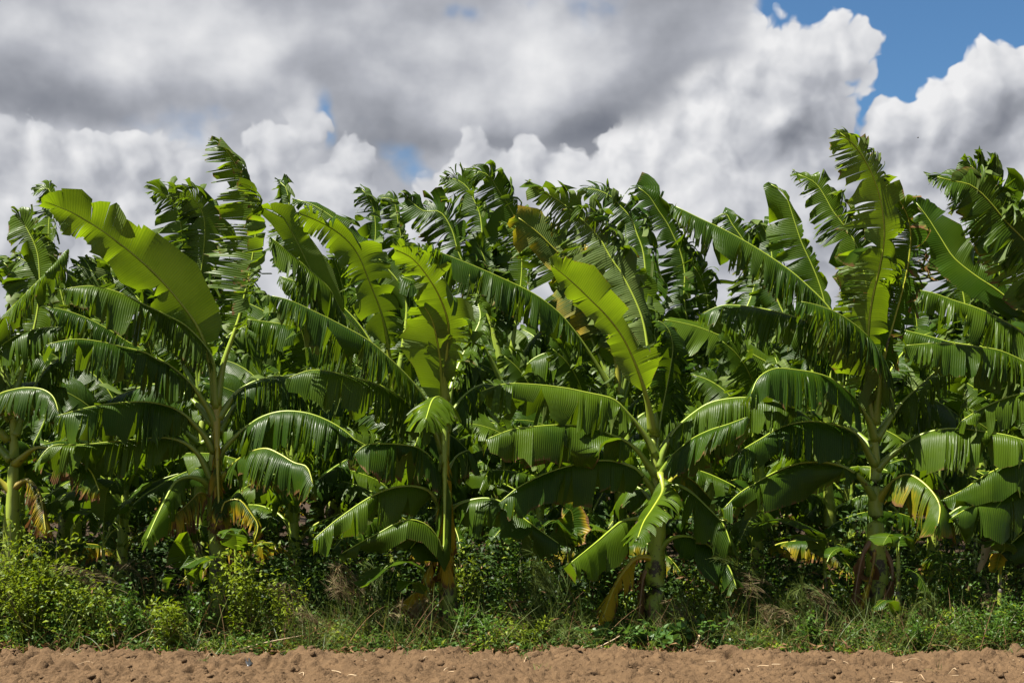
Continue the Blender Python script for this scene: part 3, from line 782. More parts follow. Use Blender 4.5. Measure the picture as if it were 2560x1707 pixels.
traced_plant("banana_plant", "tallest banana plant at the right, combed leaf on top, shrivelled brown leaf beside it", 13.5,
    [(2200, 1589), (2195, 1520), (2190, 1400), (2188, 1297), (2190, 1200), (2186, 1120), (2180, 1040)],
    [(FF, -.7, [(2180, 1060), (2170, 980), (2166, 930), (2168, 850), (2178, 760), (2198, 670), (2210, 600), (2205, 520), (2188, 455), (2165, 405), (2135, 362), (2092, 326)],
      dict(nref=(-.25, .8, .45), w=.42, wind=1.1, tear=.72, nstrip=44, chaos=.5, pet=.10, droop=.5, lenL=.75, age=.06, label="tall pale combed leaf leaning left at its top")),
     (S_, -.3, [(2186, 1050), (2200, 950), (2214, 880), (2236, 800), (2263, 700), (2276, 618), (2275, 565), (2262, 525), (2234, 482), (2205, 455)],
      dict(nref=(-.6, -.8, .2), w=.36, wind=1.3, tear=.9, nstrip=44, pet=.2, age=.30, dry=.42, droop=.7, label="shrivelled olive brown leaf with a broken tip")),
     (H, .25, [(2180, 1045), (2160, 960), (2130, 870), (2100, 810), (2062, 757), (2016, 712), (1978, 679), (1928, 644), (1874, 610), (1813, 576), (1756, 549), (1717, 530), (1680, 512)],
      dict(w=.40, nstrip=50, tear=.85, pet=.2)),
     (H, -.6, [(2186, 1060), (2200, 960), (2196, 890), (2173, 847), (2138, 813), (2092, 782), (2043, 763), (1998, 753)], dict(w=.42, nstrip=34, tear=.85, pet=.15)),
     (H, .6, [(2180, 1050), (2160, 960), (2120, 890), (2060, 830), (2000, 797), (1928, 776), (1874, 767), (1809, 763), (1750, 786)], dict(w=.42, nstrip=34, tear=.75, pet=.2)),
     (H, -.8, [(2186, 1100), (2172, 1050), (2142, 1010), (2119, 980), (2081, 949), (2043, 934), (1985, 924), (1935, 922), (1896, 945), (1876, 990)], dict(w=.42, nstrip=22, tear=.55, chaos=.25, pet=.17)),
     (H, -.7, [(2188, 1164), (2173, 1137), (2154, 1102), (2127, 1077), (2081, 1060), (2035, 1053), (1993, 1056), (1947, 1070), (1905, 1095), (1851, 1127), (1820, 1150)], dict(w=.42, nstrip=24, tear=.6, chaos=.3, pet=.17)),
     (H, -.9, [(2190, 1254), (2173, 1225), (2150, 1194), (2112, 1169), (2081, 1158), (2043, 1154), (1997, 1158), (1947, 1175), (1890, 1206), (1844, 1236), (1808, 1272)], dict(w=.40, nstrip=16, tear=.45, chaos=.2, pet=.2)),
     (H, .2, [(2190, 1095), (2215, 1060), (2234, 1033), (2261, 999), (2303, 961), (2341, 926), (2390, 882)], dict(w=.34, nstrip=22, tear=.6, pet=.3)),
     (H, -.5, [(2192, 1175), (2220, 1145), (2249, 1121), (2280, 1098), (2318, 1081), (2360, 1072), (2410, 1072), (2464, 1079), (2520, 1088), (2575, 1104)], dict(w=.46, nstrip=22, tear=.6, chaos=.3, pet=.22)),
     (H, -.8, [(2194, 1255), (2218, 1220), (2245, 1194), (2272, 1186), (2303, 1202), (2333, 1232), (2350, 1267), (2345, 1312)], dict(w=.42, age=.36, dry=.36, nstrip=14, tear=.5, chaos=.4, pet=.2, label="yellowing leaf bowed over beside the stem")),
     (H, -.4, [(2184, 1330), (2186, 1336), (2187, 1385), (2174, 1452), (2158, 1500), (2140, 1548)], dict(w=.10, age=1.2, dry=.8, nstrip=18, tear=1.0, rad=.03, nref=(-1, -.5, 0), name="dead_leaf", label="yellow bare midrib of a dead leaf hanging down the stem")),
     (H, -.2, [(2186, 1345), (2160, 1380), (2145, 1440), (2135, 1510)], dict(w=.14, age=1.0, dry=1.2, nstrip=16, tear=1.0, name="dead_leaf", label="brown shrivelled leaf skirt at the foot of the stem")),
     (H, -.2, [(2196, 1360), (2225, 1400), (2230, 1450), (2205, 1500), (2170, 1535)], dict(w=.12, age=.8, dry=1.2, nstrip=16, tear=1.0, name="dead_leaf")),
     (H, .8, [(2184, 1120), (2110, 1060), (2060, 1090), (2030, 1140)], dict(w=.34)),
     (H, .9, [(2188, 1100), (2250, 1010), (2330, 1000), (2400, 1040)], dict(w=.36)),
     (S_, .8, [(2182, 1050), (2230, 920), (2290, 850), (2330, 830)], dict(w=.34)),
    ], 51, FRONT, rad=(.095, .09, .08, .068, .055, .045, .03))

traced_plant("banana_plant", "banana plant past the right edge, its leaves reaching in, one curled and yellow", 13.6,
    [(2735, 1589), (2735, 1300), (2735, 1120), (2730, 1010)],
    [(S_, .2, [(2730, 1000), (2725, 860), (2685, 720), (2622, 612), (2560, 537), (2521, 499), (2483, 468), (2440, 425), (2408, 402)], dict(w=.40, nstrip=44, tear=.8, wind=1.0)),
     (S_, -.2, [(2728, 1000), (2715, 900), (2690, 800), (2630, 690), (2570, 610), (2517, 556), (2479, 510), (2448, 478), (2420, 460), (2380, 452), (2334, 440)],
      dict(w=.40, nstrip=44, tear=.8, wind=.8, age=.12, droop=1.4)),
     (FF, -.1, [(2730, 1010), (2700, 900), (2640, 760), (2560, 640), (2500, 560), (2455, 500), (2410, 480), (2385, 520)], dict(nref=(-.4, .7, .5), w=.38, tear=.75, wind=.8, nstrip=30, age=.28, dry=.3, label="torn leaf with a curled yellow end")),
     (H, .1, [(2732, 1040), (2715, 1000), (2660, 930), (2600, 868), (2540, 820), (2494, 794), (2445, 771), (2387, 752), (2330, 732), (2276, 722)], dict(w=.42, nstrip=30, tear=.8, pet=.15)),
     (S_, .4, [(2730, 1010), (2680, 900), (2580, 800), (2500, 730), (2440, 690), (2385, 645), (2355, 600), (2320, 545), (2285, 500)], dict(w=.27, nref=(0, -.9, .5), tear=.25, wind=.2, droop=.4, nstrip=16, age=.05)),
     (H, .4, [(2732, 1050), (2690, 960), (2600, 900), (2500, 873), (2387, 857), (2320, 840), (2250, 822)], dict(w=.36, nstrip=22)),
     (H, -.5, [(2732, 1080), (2690, 1010), (2600, 930), (2514, 882), (2445, 867), (2350, 858), (2258, 864)], dict(w=.40, nstrip=28, tear=.75, pet=.15)),
     (H, -.5, [(2735, 1120), (2710, 1050), (2640, 990), (2560, 984), (2502, 999), (2445, 1026), (2400, 1054)], dict(w=.38, nstrip=14, tear=.4, pet=.2)),
     (H, -.7, [(2735, 1220), (2700, 1180), (2620, 1148), (2533, 1156), (2483, 1177), (2445, 1198), (2406, 1225), (2352, 1250)], dict(w=.34, nstrip=14, tear=.4, age=.1)),
     (H, -.8, [(2735, 1290), (2700, 1255), (2640, 1230), (2560, 1222), (2483, 1244), (2425, 1267), (2375, 1296)], dict(w=.46, nstrip=9, tear=.35, chaos=.2)),
     (H, -.4, [(2735, 1330), (2690, 1300), (2630, 1300), (2560, 1330), (2500, 1385)], dict(w=.34, nstrip=10, tear=.3)),
     (H, .2, [(2740, 1100), (2800, 1000), (2900, 950), (3000, 980)]), (S_, .2, [(2735, 1010), (2770, 850), (2780, 700), (2720, 560)]),
     (H, .2, [(2740, 1200), (2810, 1130), (2900, 1130), (2980, 1180)]),
    ], 61, FRONT)

# ------------------------------------------------------------------ the second row, seen between and above the first
traced_plant("banana_plant", "banana plant behind the tall combed leaf, its two shaggy leaves curling left against the sky", 16.2,
    [(500, 1510), (500, 1250), (505, 1080), (505, 990)],
    [(S_, -.5, [(505, 990), (500, 850), (496, 745), (508, 640), (512, 560), (498, 515), (470, 490), (440, 500)], dict(w=.42, nstrip=40, wind=1.6, pet=.18, nref=(.2, .8, .5))),
     (S_, -.3, [(503, 990), (480, 850), (462, 700), (456, 600), (448, 540), (430, 500), (405, 482), (380, 478)], dict(w=.44, nstrip=44, wind=1.5, pet=.15, nref=(.1, .8, .5))),
     (H, -.4, [(500, 1000), (440, 930), (370, 880), (320, 855), (268, 822), (214, 794), (160, 775), (112, 766)], dict(w=.42, nstrip=26, tear=.7)),
     (H, -.4, [(498, 1020), (420, 950), (330, 910), (240, 895), (160, 900), (100, 930)], dict(w=.42)),
     (H, .3, [(505, 1000), (540, 880), (600, 820), (660, 830), (720, 880)], dict(w=.40)),
     (H, .2, [(505, 1040), (580, 960), (660, 950), (730, 1000)], dict(w=.42)),
     (S_, .4, [(500, 990), (420, 850), (340, 740), (280, 690), (200, 670)], dict(w=.40)),
     (H, -.2, [(500, 1110), (430, 1060), (350, 1060), (280, 1120)], dict(w=.40)),
     (H, .2, [(502, 1110), (590, 1060), (660, 1080), (720, 1150)], dict(w=.40)),
    ], 71, MID)

traced_plant("banana_plant", "banana plant between the two left front plants, a bright yellow green leaf arching left", 16.0,
    [(985, 1515), (985, 1250), (985, 1080), (985, 985)],
    [(S_, .6, [(980, 985), (900, 850), (800, 720), (735, 620), (722, 560), (723, 510), (714, 468), (694, 452)], dict(w=.30, nstrip=26, wind=1.2, tear=.9, pet=.5)),
     (H, .3, [(985, 990), (1010, 850), (1014, 740), (965, 667), (926, 629), (876, 590), (838, 549), (785, 514), (735, 497)], dict(w=.30, nref=(-.5, -.5, .8), tear=.7, droop=1.6, nstrip=24)),
     (FF, -.8, [(985, 990), (975, 900), (955, 790), (922, 702), (899, 644), (873, 606), (838, 576), (796, 553), (742, 530)], dict(nref=(-.3, .7, .6), w=.27, tear=.7, droop=1.0, nstrip=18, age=.16, label="bright yellow green leaf arching left")),
     (FF, -.4, [(980, 990), (880, 850), (800, 720), (750, 620), (710, 545), (676, 524), (640, 520)], dict(nref=(0, .7, .7), w=.20, tear=.25, nstrip=10, pet=.35)),
     (H, -.4, [(980, 1000), (930, 900), (895, 824), (853, 778), (823, 721), (765, 667), (715, 625), (676, 592)], dict(w=.42, nstrip=40, tear=.9)),
     (H, -.5, [(980, 1010), (900, 900), (842, 863), (785, 836), (727, 815), (670, 805), (612, 797)], dict(w=.44, nstrip=20, tear=.6)),
     (H, .2, [(985, 1000), (930, 860), (860, 770), (780, 720), (700, 690)], dict(w=.42)),
     (H, .3, [(985, 1030), (1060, 930), (1140, 900), (1220, 930)], dict(w=.40)),
     (S_, .3, [(988, 985), (1020, 860), (1060, 760), (1050, 680), (1010, 640)], dict(w=.40)),
     (H, -.2, [(980, 1060), (900, 1000), (820, 1010), (750, 1060)], dict(w=.42)),
     (H, .1, [(985, 1120), (900, 1090), (820, 1110), (770, 1170)], dict(w=.40)),
     (H, .2, [(988, 1110), (1060, 1070), (1130, 1090), (1190, 1150)], dict(w=.40)),
    ], 81, MID)

traced_plant("banana_plant", "banana plant whose pale crown shows between the two middle front plants, tips hooked left", 16.4,
    [(1262, 1500), (1262, 1250), (1262, 1080), (1262, 955)],
    [(S_, .3, [(1262, 950), (1240, 850), (1200, 740), (1150, 640), (1130, 575), (1100, 530), (1060, 528), (1030, 506), (1005, 484)], dict(w=.38, nstrip=40, wind=1.0, pet=.2)),
     (S_, .5, [(1265, 950), (1262, 820), (1240, 700), (1210, 640), (1206, 587), (1200, 537), (1185, 500), (1168, 468), (1140, 449), (1108, 445)], dict(w=.36, nstrip=40, wind=1.2)),
     (S_, -.1, [(1268, 950), (1290, 800), (1305, 680), (1300, 580), (1275, 520), (1250, 482), (1225, 443), (1198, 429), (1180, 445)], dict(w=.40, nstrip=40, wind=1.3, label="leaf with a bent tip highest in the middle of the row")),
     (H, -.3, [(1258, 960), (1200, 850), (1140, 780), (1070, 720), (1000, 690)], dict(w=.42)),
     (H, .2, [(1268, 960), (1330, 850), (1400, 800), (1460, 820)], dict(w=.42)),
     (FF, .2, [(1262, 950), (1230, 830), (1222, 740), (1215, 660), (1190, 600)], dict(w=.36, nref=(-.2, -1, .2))),
     (H, -.2, [(1258, 990), (1180, 920), (1110, 920), (1050, 970)], dict(w=.42)),
     (H, -.2, [(1266, 990), (1330, 900), (1410, 880), (1490, 920)], dict(w=.42)),
     (H, .2, [(1262, 1080), (1200, 1010), (1120, 1020), (1060, 1080)], dict(w=.40)),
     (H, .2, [(1264, 1080), (1340, 1020), (1420, 1040), (1480, 1100)], dict(w=.40)),
    ], 91, MID)

traced_plant("banana_plant", "banana plant behind the centre, long leaf reaching left under a yellow patched leaf", 15.6,
    [(1552, 1510), (1552, 1250), (1550, 1120), (1545, 995)],
    [(H, -.5, [(1545, 1000), (1500, 925), (1462, 865), (1430, 820), (1397, 782), (1355, 748), (1313, 723), (1240, 689), (1183, 664), (1106, 633), (1056, 610)], dict(w=.42, nstrip=40, tear=.75, pet=.2)),
     (S_, .0, [(1545, 995), (1540, 900), (1500, 770), (1451, 683), (1420, 652), (1389, 625), (1355, 591), (1328, 568), (1290, 540)], dict(w=.40, nref=(-.3, .7, .5), tear=.5, wind=.5, age=.36, droop=.6, nstrip=16, label="leaf with a bright yellow patch")),
     (S_, .5, [(1548, 995), (1580, 880), (1612, 740), (1610, 640), (1592, 583), (1577, 545), (1550, 514), (1527, 491), (1489, 474), (1452, 472)], dict(w=.36, nstrip=40, wind=.8, droop=1.6)),
     (S_, .3, [(1545, 995), (1480, 850), (1420, 720), (1370, 640), (1310, 590), (1260, 560)], dict(w=.38)),
     (H, .2, [(1550, 1010), (1600, 900), (1670, 860), (1740, 890)], dict(w=.40)),
     (FF, .1, [(1548, 995), (1560, 870), (1572, 760), (1568, 660)], dict(nref=(-.2, -1, .1), w=.36)),
     (H, -.1, [(1545, 1050), (1480, 970), (1400, 960), (1330, 1010)], dict(w=.42)),
     (H, .2, [(1550, 1090), (1620, 1030), (1700, 1050), (1760, 1110)], dict(w=.40)),
     (H, .2, [(1548, 1120), (1470, 1080), (1400, 1100), (1340, 1160)], dict(w=.40)),
    ], 101, MID)

traced_plant("banana_plant", "banana plant right of centre in the second row, a torn blade standing clear", 16.2,
    [(1770, 1510), (1770, 1250), (1765, 1100), (1760, 1000)],
    [(S_, .1, [(1760, 1000), (1735, 880), (1712, 760), (1712, 680), (1700, 625), (1688, 599), (1669, 560), (1646, 526), (1623, 491), (1590, 464)], dict(w=.38, nstrip=40, wind=1.4, pet=.2)),
     (S_, .4, [(1765, 1000), (1830, 850), (1885, 720), (1882, 640), (1855, 595), (1830, 560), (1813, 533), (1784, 548)], dict(w=.34, wind=1.0, droop=1.4)),
     (H, .1, [(1762, 1010), (1720, 900), (1660, 830), (1590, 800), (1520, 820)], dict(w=.40)),
     (H, .2, [(1766, 1010), (1840, 890), (1900, 850), (1980, 880)], dict(w=.42)),
     (S_, .2, [(1762, 1000), (1760, 870), (1770, 760), (1745, 680), (1700, 640)], dict(w=.38)),
     (H, -.2, [(1762, 1060), (1700, 980), (1630, 970), (1570, 1020)], dict(w=.40)),
     (H, -.2, [(1766, 1060), (1830, 970), (1900, 960), (1960, 1010)], dict(w=.40)),
     (H, .2, [(1766, 1130), (1840, 1080), (1910, 1100), (1960, 1160)], dict(w=.36)),
    ], 111, MID)

traced_plant("banana_plant", "banana plant just left of the tallest right one, a broad dark blade above its stem", 15.8,
    [(2078, 1512), (2076, 1400), (2078, 1290), (2070, 1200), (2074, 1130), (2076, 1060)],
    [(H, -.3, [(2074, 1070), (2050, 1010), (2000, 955), (1943, 920), (1878, 884), (1825, 851), (1752, 820), (1700, 806), (1655, 798)], dict(w=.44, nref=(-.2, -.7, .7), nstrip=14, tear=.35, droop=1.2)),
     (FF, .2, [(2076, 1060), (2080, 920), (2078, 830), (2060, 748), (2046, 702), (2027, 656), (2004, 606), (1985, 549), (1962, 487), (1920, 456)], dict(nref=(-.4, -1, .1), w=.36, tear=.45, wind=.6, nstrip=26, lenR=.25, pet=.2, label="broad dark blade, whole on its right side and ragged on its left")),
     (S_, .4, [(2078, 1060), (2110, 900), (2165, 760), (2160, 680), (2140, 610), (2104, 556), (2081, 526), (2062, 491), (2035, 455), (1986, 432)], dict(w=.36, nstrip=44, wind=1.1)),
     (S_, .6, [(2076, 1060), (2020, 900), (1940, 740), (1930, 640), (1920, 590), (1897, 556), (1872, 562)], dict(w=.32, droop=1.5)),
     (H, .2, [(2078, 1060), (2130, 920), (2180, 860), (2260, 830), (2340, 870)], dict(w=.42)),
     (H, -.1, [(2072, 1110), (2000, 1030), (1920, 1020), (1860, 1080)], dict(w=.40)),
     (H, -.2, [(2074, 1290), (2065, 1262), (2048, 1240), (2030, 1232), (1990, 1225), (1950, 1260)], dict(w=.30)),
     (H, -.2, [(2080, 1290), (2092, 1270), (2120, 1255), (2150, 1240), (2185, 1240)], dict(w=.26)),
     (FF, .1, [(2080, 1180), (2100, 1150), (2120, 1120), (2124, 1085), (2118, 1060)], dict(w=.26, nref=(.4, -.9, .2), age=.15)),
    ], 121, MID)

traced_plant("banana_plant", "banana plant behind the right edge leaves, mostly hidden", 16.4,
    [(2430, 1505), (2430, 1250), (2430, 1080), (2430, 980)],
    [(S_, .2, [(2430, 980), (2420, 820), (2400, 700), (2360, 620), (2310, 570)], dict(w=.40)), (H, .2, [(2425, 1000), (2370, 900), (2300, 870), (2230, 900)], dict(w=.42)),
     (S_, .3, [(2435, 980), (2480, 820), (2500, 700), (2480, 600), (2430, 540)], dict(w=.42)), (H, .2, [(2435, 1000), (2500, 900), (2570, 880), (2640, 920)], dict(w=.42)),
     (H, -.2, [(2430, 1070), (2360, 1000), (2300, 1010), (2240, 1060)], dict(w=.40)), (H, -.2, [(2432, 1070), (2500, 1010), (2570, 1030), (2620, 1090)], dict(w=.40)),
     (H, .2, [(2430, 1140), (2370, 1100), (2310, 1130), (2270, 1180)], dict(w=.36)), (S_, .3, [(2430, 980), (2460, 860), (2455, 740), (2410, 650)], dict(w=.40))],
    131, MID)

traced_plant("banana_plant", "banana plant behind the left edge leaves, mostly hidden", 16.3,
    [(190, 1505), (190, 1250), (190, 1080), (190, 980)],
    [(S_, .2, [(190, 980), (180, 850), (150, 720), (125, 640), (122, 560), (130, 500), (118, 470), (86, 482)], dict(w=.34, wind=.9, droop=1.2)), (H, .2, [(185, 1000), (120, 900), (60, 880), (0, 910)], dict(w=.42)),
     (H, .2, [(195, 1000), (260, 900), (330, 880), (400, 920)], dict(w=.42)), (S_, .3, [(190, 980), (200, 850), (180, 750), (110, 680), (40, 640)], dict(w=.40)),
     (H, -.2, [(190, 1070), (120, 1010), (50, 1030), (0, 1080)], dict(w=.40)), (H, -.2, [(192, 1080), (260, 1020), (330, 1040), (380, 1100)], dict(w=.40)),
     (S_, .2, [(190, 980), (240, 870), (290, 790), (260, 700), (190, 660)], dict(w=.4))],
    141, MID)

traced_plant("banana_plant", "banana plant deep behind the centre left, two thin combed tips against the sky", 18.6,
    [(950, 1450), (950, 1200), (950, 980)],
    [(S_, .1, [(950, 980), (940, 820), (925, 680), (938, 600), (938, 549), (928, 503), (900, 468)], dict(w=.38, wind=1.4, nstrip=30)),
     (S_, .2, [(955, 980), (990, 820), (1010, 680), (1005, 606), (996, 560), (991, 525), (980, 497), (946, 496)], dict(w=.36, wind=1.4, nstrip=26, tear=.95)),
     (H, .2, [(945, 990), (880, 880), (810, 850), (740, 880)], dict(w=.42)), (H, .2, [(955, 990), (1030, 880), (1100, 850), (1160, 880)], dict(w=.42)),
     (S_, .2, [(945, 980), (900, 820), (850, 720), (790, 660)], dict(w=.42)), (H, 0, [(948, 1040), (880, 990), (820, 1010)], dict(w=.4)),
     (H, 0, [(952, 1040), (1020, 990), (1080, 1020)], dict(w=.4)), (S_, .1, [(955, 980), (970, 830), (1060, 720), (1130, 690)], dict(w=.4))],
    151, MID)

# ------------------------------------------------------------------ the rows behind: five kinds of plant, copied
def wild_leaves(rng, variant):
    out = []
    nl = 11
    for k in range(nl):
        f = k / (nl - 1)                                   # 0 = lowest and oldest
        a = k * 2.4 + variant * 1.3 + rng.normal() * 0.2
        z0 = .75 + 1.55 * f
        elev = -0.1 + 1.25 * f ** 1.2 + rng.normal() * 0.08
        Lg = rng.uniform(1.75, 2.25) * (0.8 + 0.2 * math.sin(math.pi * min(1, f + .25)))
        d = np.array([math.cos(a) * math.cos(elev), math.sin(a) * math.cos(elev), math.sin(elev)])
        p = np.array([0.05 * math.cos(a), 0.05 * math.sin(a), z0])
        pts = [p - np.array([0, 0, 0.25]), p]
        d = unit(d * 0.6 + UP * 0.6)
        droopk = 0.42 - 0.22 * f + rng.uniform(-.05, .08)
        for j in range(6):
            p = p + d * Lg / 6
            pts.append(p)
            tgt = np.array([math.cos(a) * math.cos(elev), math.sin(a) * math.cos(elev), math.sin(elev)])
            d = unit(d + (tgt - d) * (0.5 if j == 0 else 0.15) - UP * droopk * (0.35 + 0.2 * j) * .7 + np.array([-0.10 - .05 * j * f, 0, 0]))
        up = f > 0.62
        op = dict(nref=((-.3, -.7, .6) if up else (0, 0, 1)), w=rng.uniform(.34, .42), nstrip=40 if up else 28, tear=.9 if up else .75,
                  droop=1.0 if up else 3.2, wind=1.3 if up else .15, nrow=6, pet=.2, chaos=.55)
        lam, rib = leaf_shape(np.array(pts), rng, **op)
        out.append((lam, rib, max(0.0, .3 - f * 1.2) * rng.uniform(.3, 1.6), .1 + max(0, .35 - f) * .9))
    return out

def wild_plant(variant):
    rng = np.random.default_rng(500 + variant)
    root = thing("banana_plant", "", "banana plant", (0, 0, 0))
    V, Fc, uv = stem_shape(np.array([(0, 0, -.05), (.02, 0, .7), (0, .02, 1.5), (-.02, 0, 2.3)]), (.085, .075, .06, .035), rng)
    link("pseudostem", make_mesh("banana_pseudostem", V, Fc, M_STEM, uv), root)
    for lam, rib, age, dry in wild_leaves(rng, variant):
        add_leaf(root, lam, rib, age, dry)
    return root

def copy_tree(o, parent=None):
    c = o.copy()
    COL.objects.link(c)
    c.parent = parent
    for ch in o.children:
        copy_tree(ch, c)
    return c

rng = np.random.default_rng(7)
protos = [wild_plant(v) for v in range(5)]
used = [False] * 5
ROWL = {0: ("banana plant deep in the third row, glimpsed between the leaves in front", "banana plants deep in the field")}
for r, Y in enumerate((17.3, 18.6, 20.8, 23.4, 26.2, 29.5, 33.5, 38.5)):
    half = Y * 0.36 + 1.6
    x = -half + rng.uniform(0, 1.5)
    while x < half:
        v = int(rng.integers(5))
        if not used[v]:
            o, used[v] = protos[v], True
        else:
            o = copy_tree(protos[v])
        o.location = (x, Y + rng.normal() * .25, -.02)
        o.rotation_euler = (rng.normal() * .03, rng.normal() * .03, rng.normal() * .35)
        s = rng.uniform(.92, 1.1) * (.92 if Y < 18 else 1.10 if Y < 24 else 1.04 if Y < 30 else .95)
        o.scale = (s, s, s)
        o["label"] = "banana plant deep in the field, glimpsed between and over the leaves in front"
        o["group"] = "banana plants deep in the field"
        x += rng.uniform(1.5, 2.2)
for v in range(5):
    if not used[v]:
        bpy.data.objects.remove(protos[v])

for px, sc, lab in ((292, .80, "half grown banana plant left of the left centre stem, behind its hanging leaves"),
                    (742, .84, "half grown banana plant between the two left front stems"),
                    (1335, .78, "half grown banana plant in the middle gap, nearer the slender stem"),
                    (1462, .80, "half grown banana plant just left of the stem right of centre"),
                    (1888, .82, "half grown banana plant in the gap left of the tallest plant"),
                    (2322, .80, "half grown banana plant right of the tallest plant, behind the yellowing bowed leaf"),
                    (2560, .84, "half grown banana plant at the right edge of the photo"),
                    (40, .80, "half grown banana plant directly behind the left edge stem"),
                    (1010, .76, "half grown banana plant just left of the slender stem"),
                    (-300, 1.12, "banana plant added beyond the left edge as shade, only leaf ends reaching in")):  # last one added beyond the view to shade the left edge stem
    o = copy_tree(protos[int(rng.integers(5))])
    o.location = at(px, 1141, (15.1 if px > -100 else 13.6) + rng.uniform(-.2, .3)); o.location.z = -.03
    o.rotation_euler = (0, rng.normal() * .05, rng.uniform(-.5, .5))
    o.scale = (sc * .9, sc * .9, sc)
    o["label"] = lab
    o["group"] = "half grown banana plants between the rows" if px > -100 else FRONT

# ------------------------------------------------------------------ young shoots at the foot of the rows
SH = "young banana shoots among the weeds"
def shoot(label, Y, stem, leaves, seed):
    r = traced_plant("banana_shoot", label, Y, stem, leaves, seed, SH, rad=(.03, .026, .02, .012))
    r["category"] = "banana shoot"
bro = dict(tear=.05, nstrip=6, droop=.8, chaos=.12, rad=.010, vee=.3)
shoot("young banana shoot with a hooded dark leaf beside the left centre stem", 13.1, [(592, 1600), (592, 1500), (590, 1400), (588, 1350)],
      [(H, -.25, [(590, 1400), (590, 1345), (580, 1324), (556, 1336)], dict(bro, w=.16)), (H, .1, [(590, 1400), (594, 1340), (606, 1322), (624, 1345)], dict(bro, w=.15))], 201)
shoot("young banana shoot with a small upright glossy leaf, left of the left centre stem", 13.0, [(478, 1604), (474, 1520), (470, 1440)],
      [(FF, -.15, [(470, 1440), (466, 1400), (458, 1365), (440, 1350)], dict(bro, w=.17, nref=(-.3, -.8, .5))), (H, -.3, [(474, 1500), (500, 1420), (528, 1392), (500, 1394), (454, 1420)], dict(bro, w=.13)),
       (H, 0, [(472, 1460), (450, 1440), (430, 1445), (420, 1470)], dict(bro, w=.12))], 202)
shoot("young banana shoot standing free to the right of the tallest plant with a bowed leaf", 13.1, [(2240, 1604), (2246, 1500), (2246, 1430), (2244, 1370)],
      [(H, -.2, [(2244, 1385), (2240, 1345), (2224, 1336), (2206, 1362)], dict(bro, w=.17)), (H, .1, [(2246, 1385), (2250, 1345), (2264, 1340), (2274, 1362)], dict(bro, w=.15)),
       (H, -.1, [(2246, 1460), (2262, 1435), (2290, 1432), (2330, 1488)], dict(bro, w=.16)), (H, -.3, [(2240, 1560), (2232, 1515), (2212, 1500), (2184, 1520)], dict(bro, w=.09, age=.3))], 203)
shoot("young banana shoot with two wide dark leaves, left of the tallest plant", 13.7, [(2070, 1580), (2066, 1480), (2060, 1400)],
      [(H, -.2, [(2060, 1400), (2048, 1350), (2033, 1326), (1981, 1301), (1929, 1303), (1884, 1316)], dict(bro, w=.26, nstrip=9)),
       (H, -.4, [(2064, 1430), (2056, 1375), (2039, 1350), (2010, 1337), (1981, 1339), (1947, 1352)], dict(bro, w=.17)),
       (H, .3, [(2062, 1420), (2080, 1380), (2110, 1370), (2140, 1390)], dict(bro, w=.17))], 204)
shoot("young banana shoot near the right edge with a pale flat leaf over a yellowing one", 13.3, [(2502, 1600), (2500, 1500), (2500, 1410)],
      [(H, -.3, [(2500, 1410), (2512, 1365), (2500, 1350), (2462, 1364)], dict(bro, w=.15)), (H, .1, [(2500, 1410), (2520, 1370), (2550, 1358), (2575, 1372)], dict(bro, w=.15)),
       (H, -.2, [(2500, 1440), (2506, 1395), (2500, 1385), (2488, 1432)], dict(bro, w=.10, age=.6))], 205)
shoot("young banana shoot with one broad dark leaf drooping left of the slender stem", 12.9, [(1082, 1606), (1078, 1540), (1070, 1480)],
      [(H, -.2, [(1072, 1480), (1052, 1425), (1030, 1408), (982, 1406), (943, 1436), (918, 1464)], dict(bro, w=.24, nstrip=8)), (H, -.3, [(1074, 1500), (1050, 1464), (1024, 1458), (996, 1477)], dict(bro, w=.09))], 206)
shoot("young banana shoot with three small leaves half shaded between the two middle plants", 13.8, [(1420, 1580), (1424, 1500), (1424, 1400)],
      [(H, -.2, [(1424, 1400), (1410, 1330), (1385, 1300), (1340, 1330)], dict(bro, w=.2)), (FF, 0, [(1424, 1400), (1432, 1330), (1430, 1280), (1408, 1268)], dict(bro, w=.18, age=.4, dry=.4, nref=(-.2, -.8, .5))),
       (H, .2, [(1424, 1400), (1445, 1330), (1480, 1310), (1520, 1340)], dict(bro, w=.2))], 207)
shoot("young banana shoot with arched leaves in the shade near the left edge", 14.0, [(262, 1575), (262, 1450), (258, 1350)],
      [(H, -.2, [(258, 1350), (262, 1260), (270, 1220), (285, 1195), (300, 1230)], dict(bro, w=.16)), (H, -.1, [(258, 1350), (235, 1290), (205, 1280), (170, 1330)], dict(bro, w=.2)),
       (H, .2, [(262, 1350), (300, 1270), (340, 1240), (380, 1210)], dict(bro, w=.24))], 208)

# ------------------------------------------------------------------ ground and tilled soil
def perlin(x, y, seed):
    r = np.random.default_rng(seed)
    p = r.random((256, 256)) * 2 * np.pi
    xi, yi = np.floor(x).astype(int), np.floor(y).astype(int)
    xf, yf = x - xi, y - yi
    def gd(i, j, fx, fy):
        a = p[(xi + i) % 256, (yi + j) % 256]
        return np.cos(a) * fx + np.sin(a) * fy
    u, v = xf ** 3 * (xf * (xf * 6 - 15) + 10), yf ** 3 * (yf * (yf * 6 - 15) + 10)
    a = gd(0, 0, xf, yf) * (1 - u) + gd(1, 0, xf - 1, yf) * u
    b = gd(0, 1, xf, yf - 1) * (1 - u) + gd(1, 1, xf - 1, yf - 1) * u
    return (a * (1 - v) + b * v) * 1.4

def grid_faces(nx, ny):
    i = np.arange(ny - 1)[:, None] * nx + np.arange(nx - 1)[None, :]
    return np.stack([i, i + 1, i + nx + 1, i + nx], axis=-1).reshape(-1, 4)

